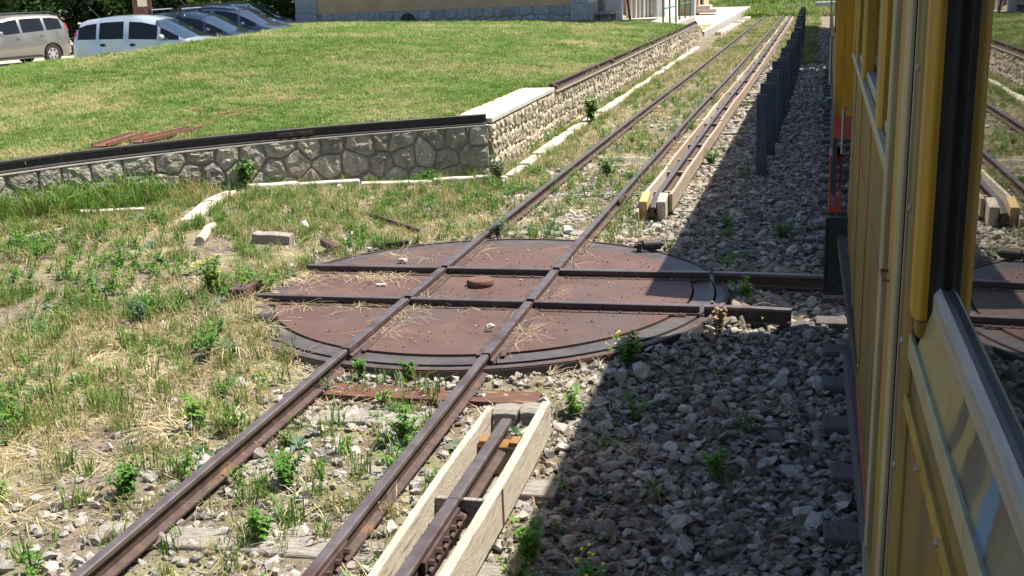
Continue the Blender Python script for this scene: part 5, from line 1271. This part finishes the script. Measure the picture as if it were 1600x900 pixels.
# straw on the deck
cl = [(-1.30, .36, .30, .05, 26), (-1.05, .28, .2, .05, 16), (-1.75, .1, .10, .14, 16), (-1.6, -.68, .35, .03, 22), (-.43, -1.3, .03, .4, 16), (.64, -1.2, .03, .25, 16), (-.42, -.8, .03, .3, 8), (-1.25, 1.12, .3, .05, 12), (.63, -.1, .03, .3, 8), (-.43, 1.2, .03, .3, 8), (.64, 1.2, .03, .3, 6), (-.9, -.63, .5, .03, 9), (-2.0, .35, .06, .3, 20), (-1.95, -.75, .08, .2, 24)]
P_ = np.concatenate([np.stack([rng.normal(cx_, sx_, k), rng.normal(cy_, sy_, k)], 1) for cx_, cy_, sx_, sy_, k in cl]); P_ = P_[np.hypot(P_[:, 0], P_[:, 1]) < 2.1]; n = len(P_)
straw2 = [blade_set('sd_%d' % k, 50+k, 'straw', 5, .30, .05, .0024, flat=True) for k in range(5)]
stuff(scatter('deck_straw', np.c_[P_, np.full(n, ZD+.004)], zrot(n, rng, .05), rng.uniform(.4, 1.1, n), rng.integers(0, 5, n), straw2), 'loose dry straw blown along the turntable rails', 'straw')
xx, yy_ = field(1500, 1.15, 3.0, -6.3, 10, lambda x, y: np.where(inside_tt(x, y, 2.15), 0, .3+.7*(noise2(x, y, 1.2, 61) > .5)), rng); n = len(xx)
twig_v = [blade_set('tw_%d' % k, 180+k, 'dry_brown' if k % 2 else 'straw', 4, .22, .08, .0035, flat=True) for k in range(5)]
stuff(scatter('dry_twigs', np.stack([xx, yy_, zg(xx, yy_)+.05], 1), zrot(n, rng, .2), rng.uniform(.4, 1.1, n), rng.integers(0, 5, n), twig_v), 'dry stalks and twigs lying over the shaded ballast', 'twigs')
# small weeds everywhere
weeds_v = [weed_set('wd_%d' % k, 70+k, 'weed_leaf' if k % 3 else 'weed_blue', 'rosette' if k % 3 == 0 else 'bush', .13+.04*(k % 2)) for k in range(8)]
def keep_w(x, y):
    v = noise2(x, y, 1.7, 31)
    k = smooth01((v-.5)/.25)*(.5+.5*smooth01((-x-.3)/.6))*(1-.75*smooth01((x-.9)/.4))
    return np.where(inside_tt(x, y, 2.12) | in_rails(x, y) | on_path(x, y) | ((x > .86) & (x < 1.28) & (y < -3)), 0, k+.04)
x, y = field(15000, -8, 2.4, -6.2, 24, keep_w, rng); mk = ~behind_wall(x, y); x, y = x[mk], y[mk]; n = len(x)
stuff(scatter('small_weeds', np.stack([x, y, zg(x, y)], 1), zrot(n, rng, .2), rng.uniform(.3, 1.1, n), rng.integers(0, 8, n), weeds_v), 'small leafy weeds sprouting through gravel and straw', 'weeds')
# larger single plants
def plant(loc, h, seed, label, m='weed_leaf', stems=12, flower=None, name='weed', lw=.13, group=None, spread=.55, fp=.5):
    rng = np.random.default_rng(seed); t = thing(name, loc, label, 'plant', group); ox, oy, oz = loc
    a_ = MB(); b_ = MB(); c_ = MB()
    for k in range(stems):
        a = rng.uniform(0, 6.28); ln = rng.uniform(.1, 1)*spread; hh = h*rng.uniform(.6, 1.1); top_ = np.array([cos(a)*h*ln, sin(a)*h*ln, hh])
        a_.tube([(ox, oy, oz), tuple(np.array(loc)+top_*.5+np.array([0, 0, .08*h])), tuple(np.array(loc)+top_)], .004, 5, r1=.0015)
        for q in range(16):
            f_ = rng.uniform(.1, 1); pp = np.array(loc)+top_*f_+np.array([0, 0, .16*h*(f_*(1-f_))*4*.5]); b = rng.uniform(0, 6.28)
            leaf(b_, pp, np.array([cos(b), sin(b), rng.uniform(-.1, .7)]), h*rng.uniform(.14, .28), h*lw, .25)
        if flower and rng.random() < fp:
            for q in range(5):
                p = np.array(loc)+top_+rng.normal(0, .02, 3); leaf(c_, p, np.array([rng.normal(), rng.normal(), .4]), .022, .02, 0)
    a_.build('stem', 'dry_brown' if m == 'dry_brown' else 'weed_leaf', t); b_.build('foliage', m, t, fixn=False)
    if c_.v: c_.build('flower', flower, t, fixn=False)
def zz(x, y): return (x, y, float(zg(x, y)))
plant(zz(.10, 6.2), .30, 1, 'bushy dark green weed between the far siding rails', stems=16)
plant(zz(-4.55, 4.62), .42, 2, 'tall leafy weed climbing against the grey stone wall', stems=14)
plant(zz(1.50, -1.66), .23, 3, 'dark yellow flowered weed at the shaded edge of the turntable', flower='flower_yellow', stems=16)
plant(zz(1.42, 7.4), .24, 4, 'green weed against the timber boxed power rail', stems=14)
plant(zz(-.95, -4.15), .22, 5, 'broad leafy clump left of the nearest siding rail', stems=16)
plant(zz(-1.02, -3.2), .24, 6, 'upright leafy weed on the straw beside the left siding rail', stems=9)
plant(zz(-2.36, -.45), .32, 7, 'yellow flowering weed growing around the rusty latch bracket', flower='flower_yellow', stems=14)
plant(zz(2.25, .12), .20, 8, 'green weeds between the two stub rails in shade', stems=16, spread=.9)
plant(zz(2.08, -.74), .20, 9, 'dry brown weed in the sunlit strip beside the stub rail', 'dry_brown', stems=10)
plant(zz(.33, -3.15), .22, 10, 'leafy weed inside the track next to the right rail', stems=10)
plant(zz(.05, -4.55), .20, 11, 'low green weed with yellow flower between sleepers', flower='flower_yellow', stems=12, fp=.12)
plant(zz(1.28, -2.6), .20, 12, 'small sunlit weed among pale stones by the timber end block', stems=9)
plant(zz(1.42, -4.5), .24, 13, 'leafy weed on the shadow line beside the guard boards', stems=11)
plant(zz(1.75, -4.75), .20, 14, 'straggling weed on shaded ballast beside the guard boards', stems=9, flower='flower_yellow')
plant(zz(2.25, -3.35), .20, 15, 'lone green weed in the middle of the shaded ballast', stems=9)
plant(zz(-.46+.02, 2.2), .22, 16, 'blue-green weed beside the far left rail joint', 'weed_blue', stems=10)
plant(zz(-1.42, 6.0), .34, 17, 'leafy grey-green weed at the corner of the stone wall', 'weed_blue', stems=12)
plant(zz(.02, -2.15), .16, 18, 'tiny green weed against the near rim of the turntable', stems=8, flower='flower_white')
plant(zz(-.30, -2.2), .16, 19, 'small yellow-green weed by the rim next to the left rail', stems=9)
plant(zz(-5.9, 1.15), .28, 20, 'yellow flowered plant in the dry grass at left', flower='flower_yellow', stems=8)
plant(zz(-1.2, 12.4), .55, 21, 'tall green weed against the sunlit wall', stems=14, spread=.35)
plant(zz(-.1, -3.9), .20, 22, 'spreading leafy weed with yellowing leaves between the near rails', stems=12, spread=.9)
plant(zz(2.5, 2.7), .22, 23, 'dim green weed clump on ballast beyond the stub rails', stems=12, spread=.9)
plant(zz(1.9, 3.2), .18, 24, 'low weed in shadow behind the black rim roller', stems=10, spread=.9)
plant(zz(-1.65, -1.9), .24, 25, 'feathery weed in front of the small black roller', 'weed_leaf', stems=14, lw=.05)
plant(zz(-2.7, -1.1), .22, 26, 'spiky leafed weed left of the rusty shaft end', 'weed_blue', stems=14, lw=.07)
# tall wild grass under the wall at left
tall_v = [blade_set('ta_%d' % k, 90+k, 'grass_green', 26, .42, .14, .010, .9) for k in range(4)]
x = rng.uniform(-8.4, -4.9, 900); y = rng.uniform(1.6, 4.4, 900); mk = ~behind_wall(x, y) & (y > y_front(np.clip(x, -7.3, -1.7))-1.5) & (rng.random(900) < smooth01((-4.6-x)/1.6)*.65); x, y = x[mk], y[mk]; n = len(x)
stuff(scatter('tall_grass', np.stack([x, y, zg(x, y)], 1), zrot(n, rng, .2), rng.uniform(.55, 1.1, n), rng.integers(0, 4, n), tall_v), 'tall wild grass growing up against the curved wall', 'grass')
x, y = field(5200, -1.3, 2.6, 26, 80, lambda x, y: .3+.7*(noise2(x, y, .6, 51) > .45), rng); mk = ~((np.abs(np.abs(x)-S) < .08)) & (np.abs(x-1.07) > .2); x, y = x[mk], y[mk]; n = len(x)
farv = [blade_set('fv_%d' % k, 160+k, 'grass_green' if k % 2 else 'grass_dry', 20, .16, .16, .014, 1.0) for k in range(6)]
stuff(scatter('far_yard_grass', np.stack([x+xo(y), y, np.full(n, -.19)], 1), zrot(n, rng), rng.uniform(.6, 1.3, n), rng.integers(0, 6, n), farv), 'dry and green grass between the far siding rails', 'grass')
# far grass on the bank
bank_v = [blade_set('bk_%d' % k, 95+k, 'grass_green', 14, .5, .35, .05, .8) for k in range(3)]
x, y = field(5000, -12, 8, 62, 96, lambda x, y: np.where((x < -.6) & (y < 76), 0, 1), rng); n = len(x)
zb_ = -.2+3.2*smooth01((y-78)/14)*smooth01((22-x)/14)
stuff(scatter('bank_grass', np.stack([x, y, zb_], 1), zrot(n, rng), rng.uniform(.5, 1.2, n), rng.integers(0, 3, n), bank_v), 'rough green grass on the bank beyond the platform', 'grass')
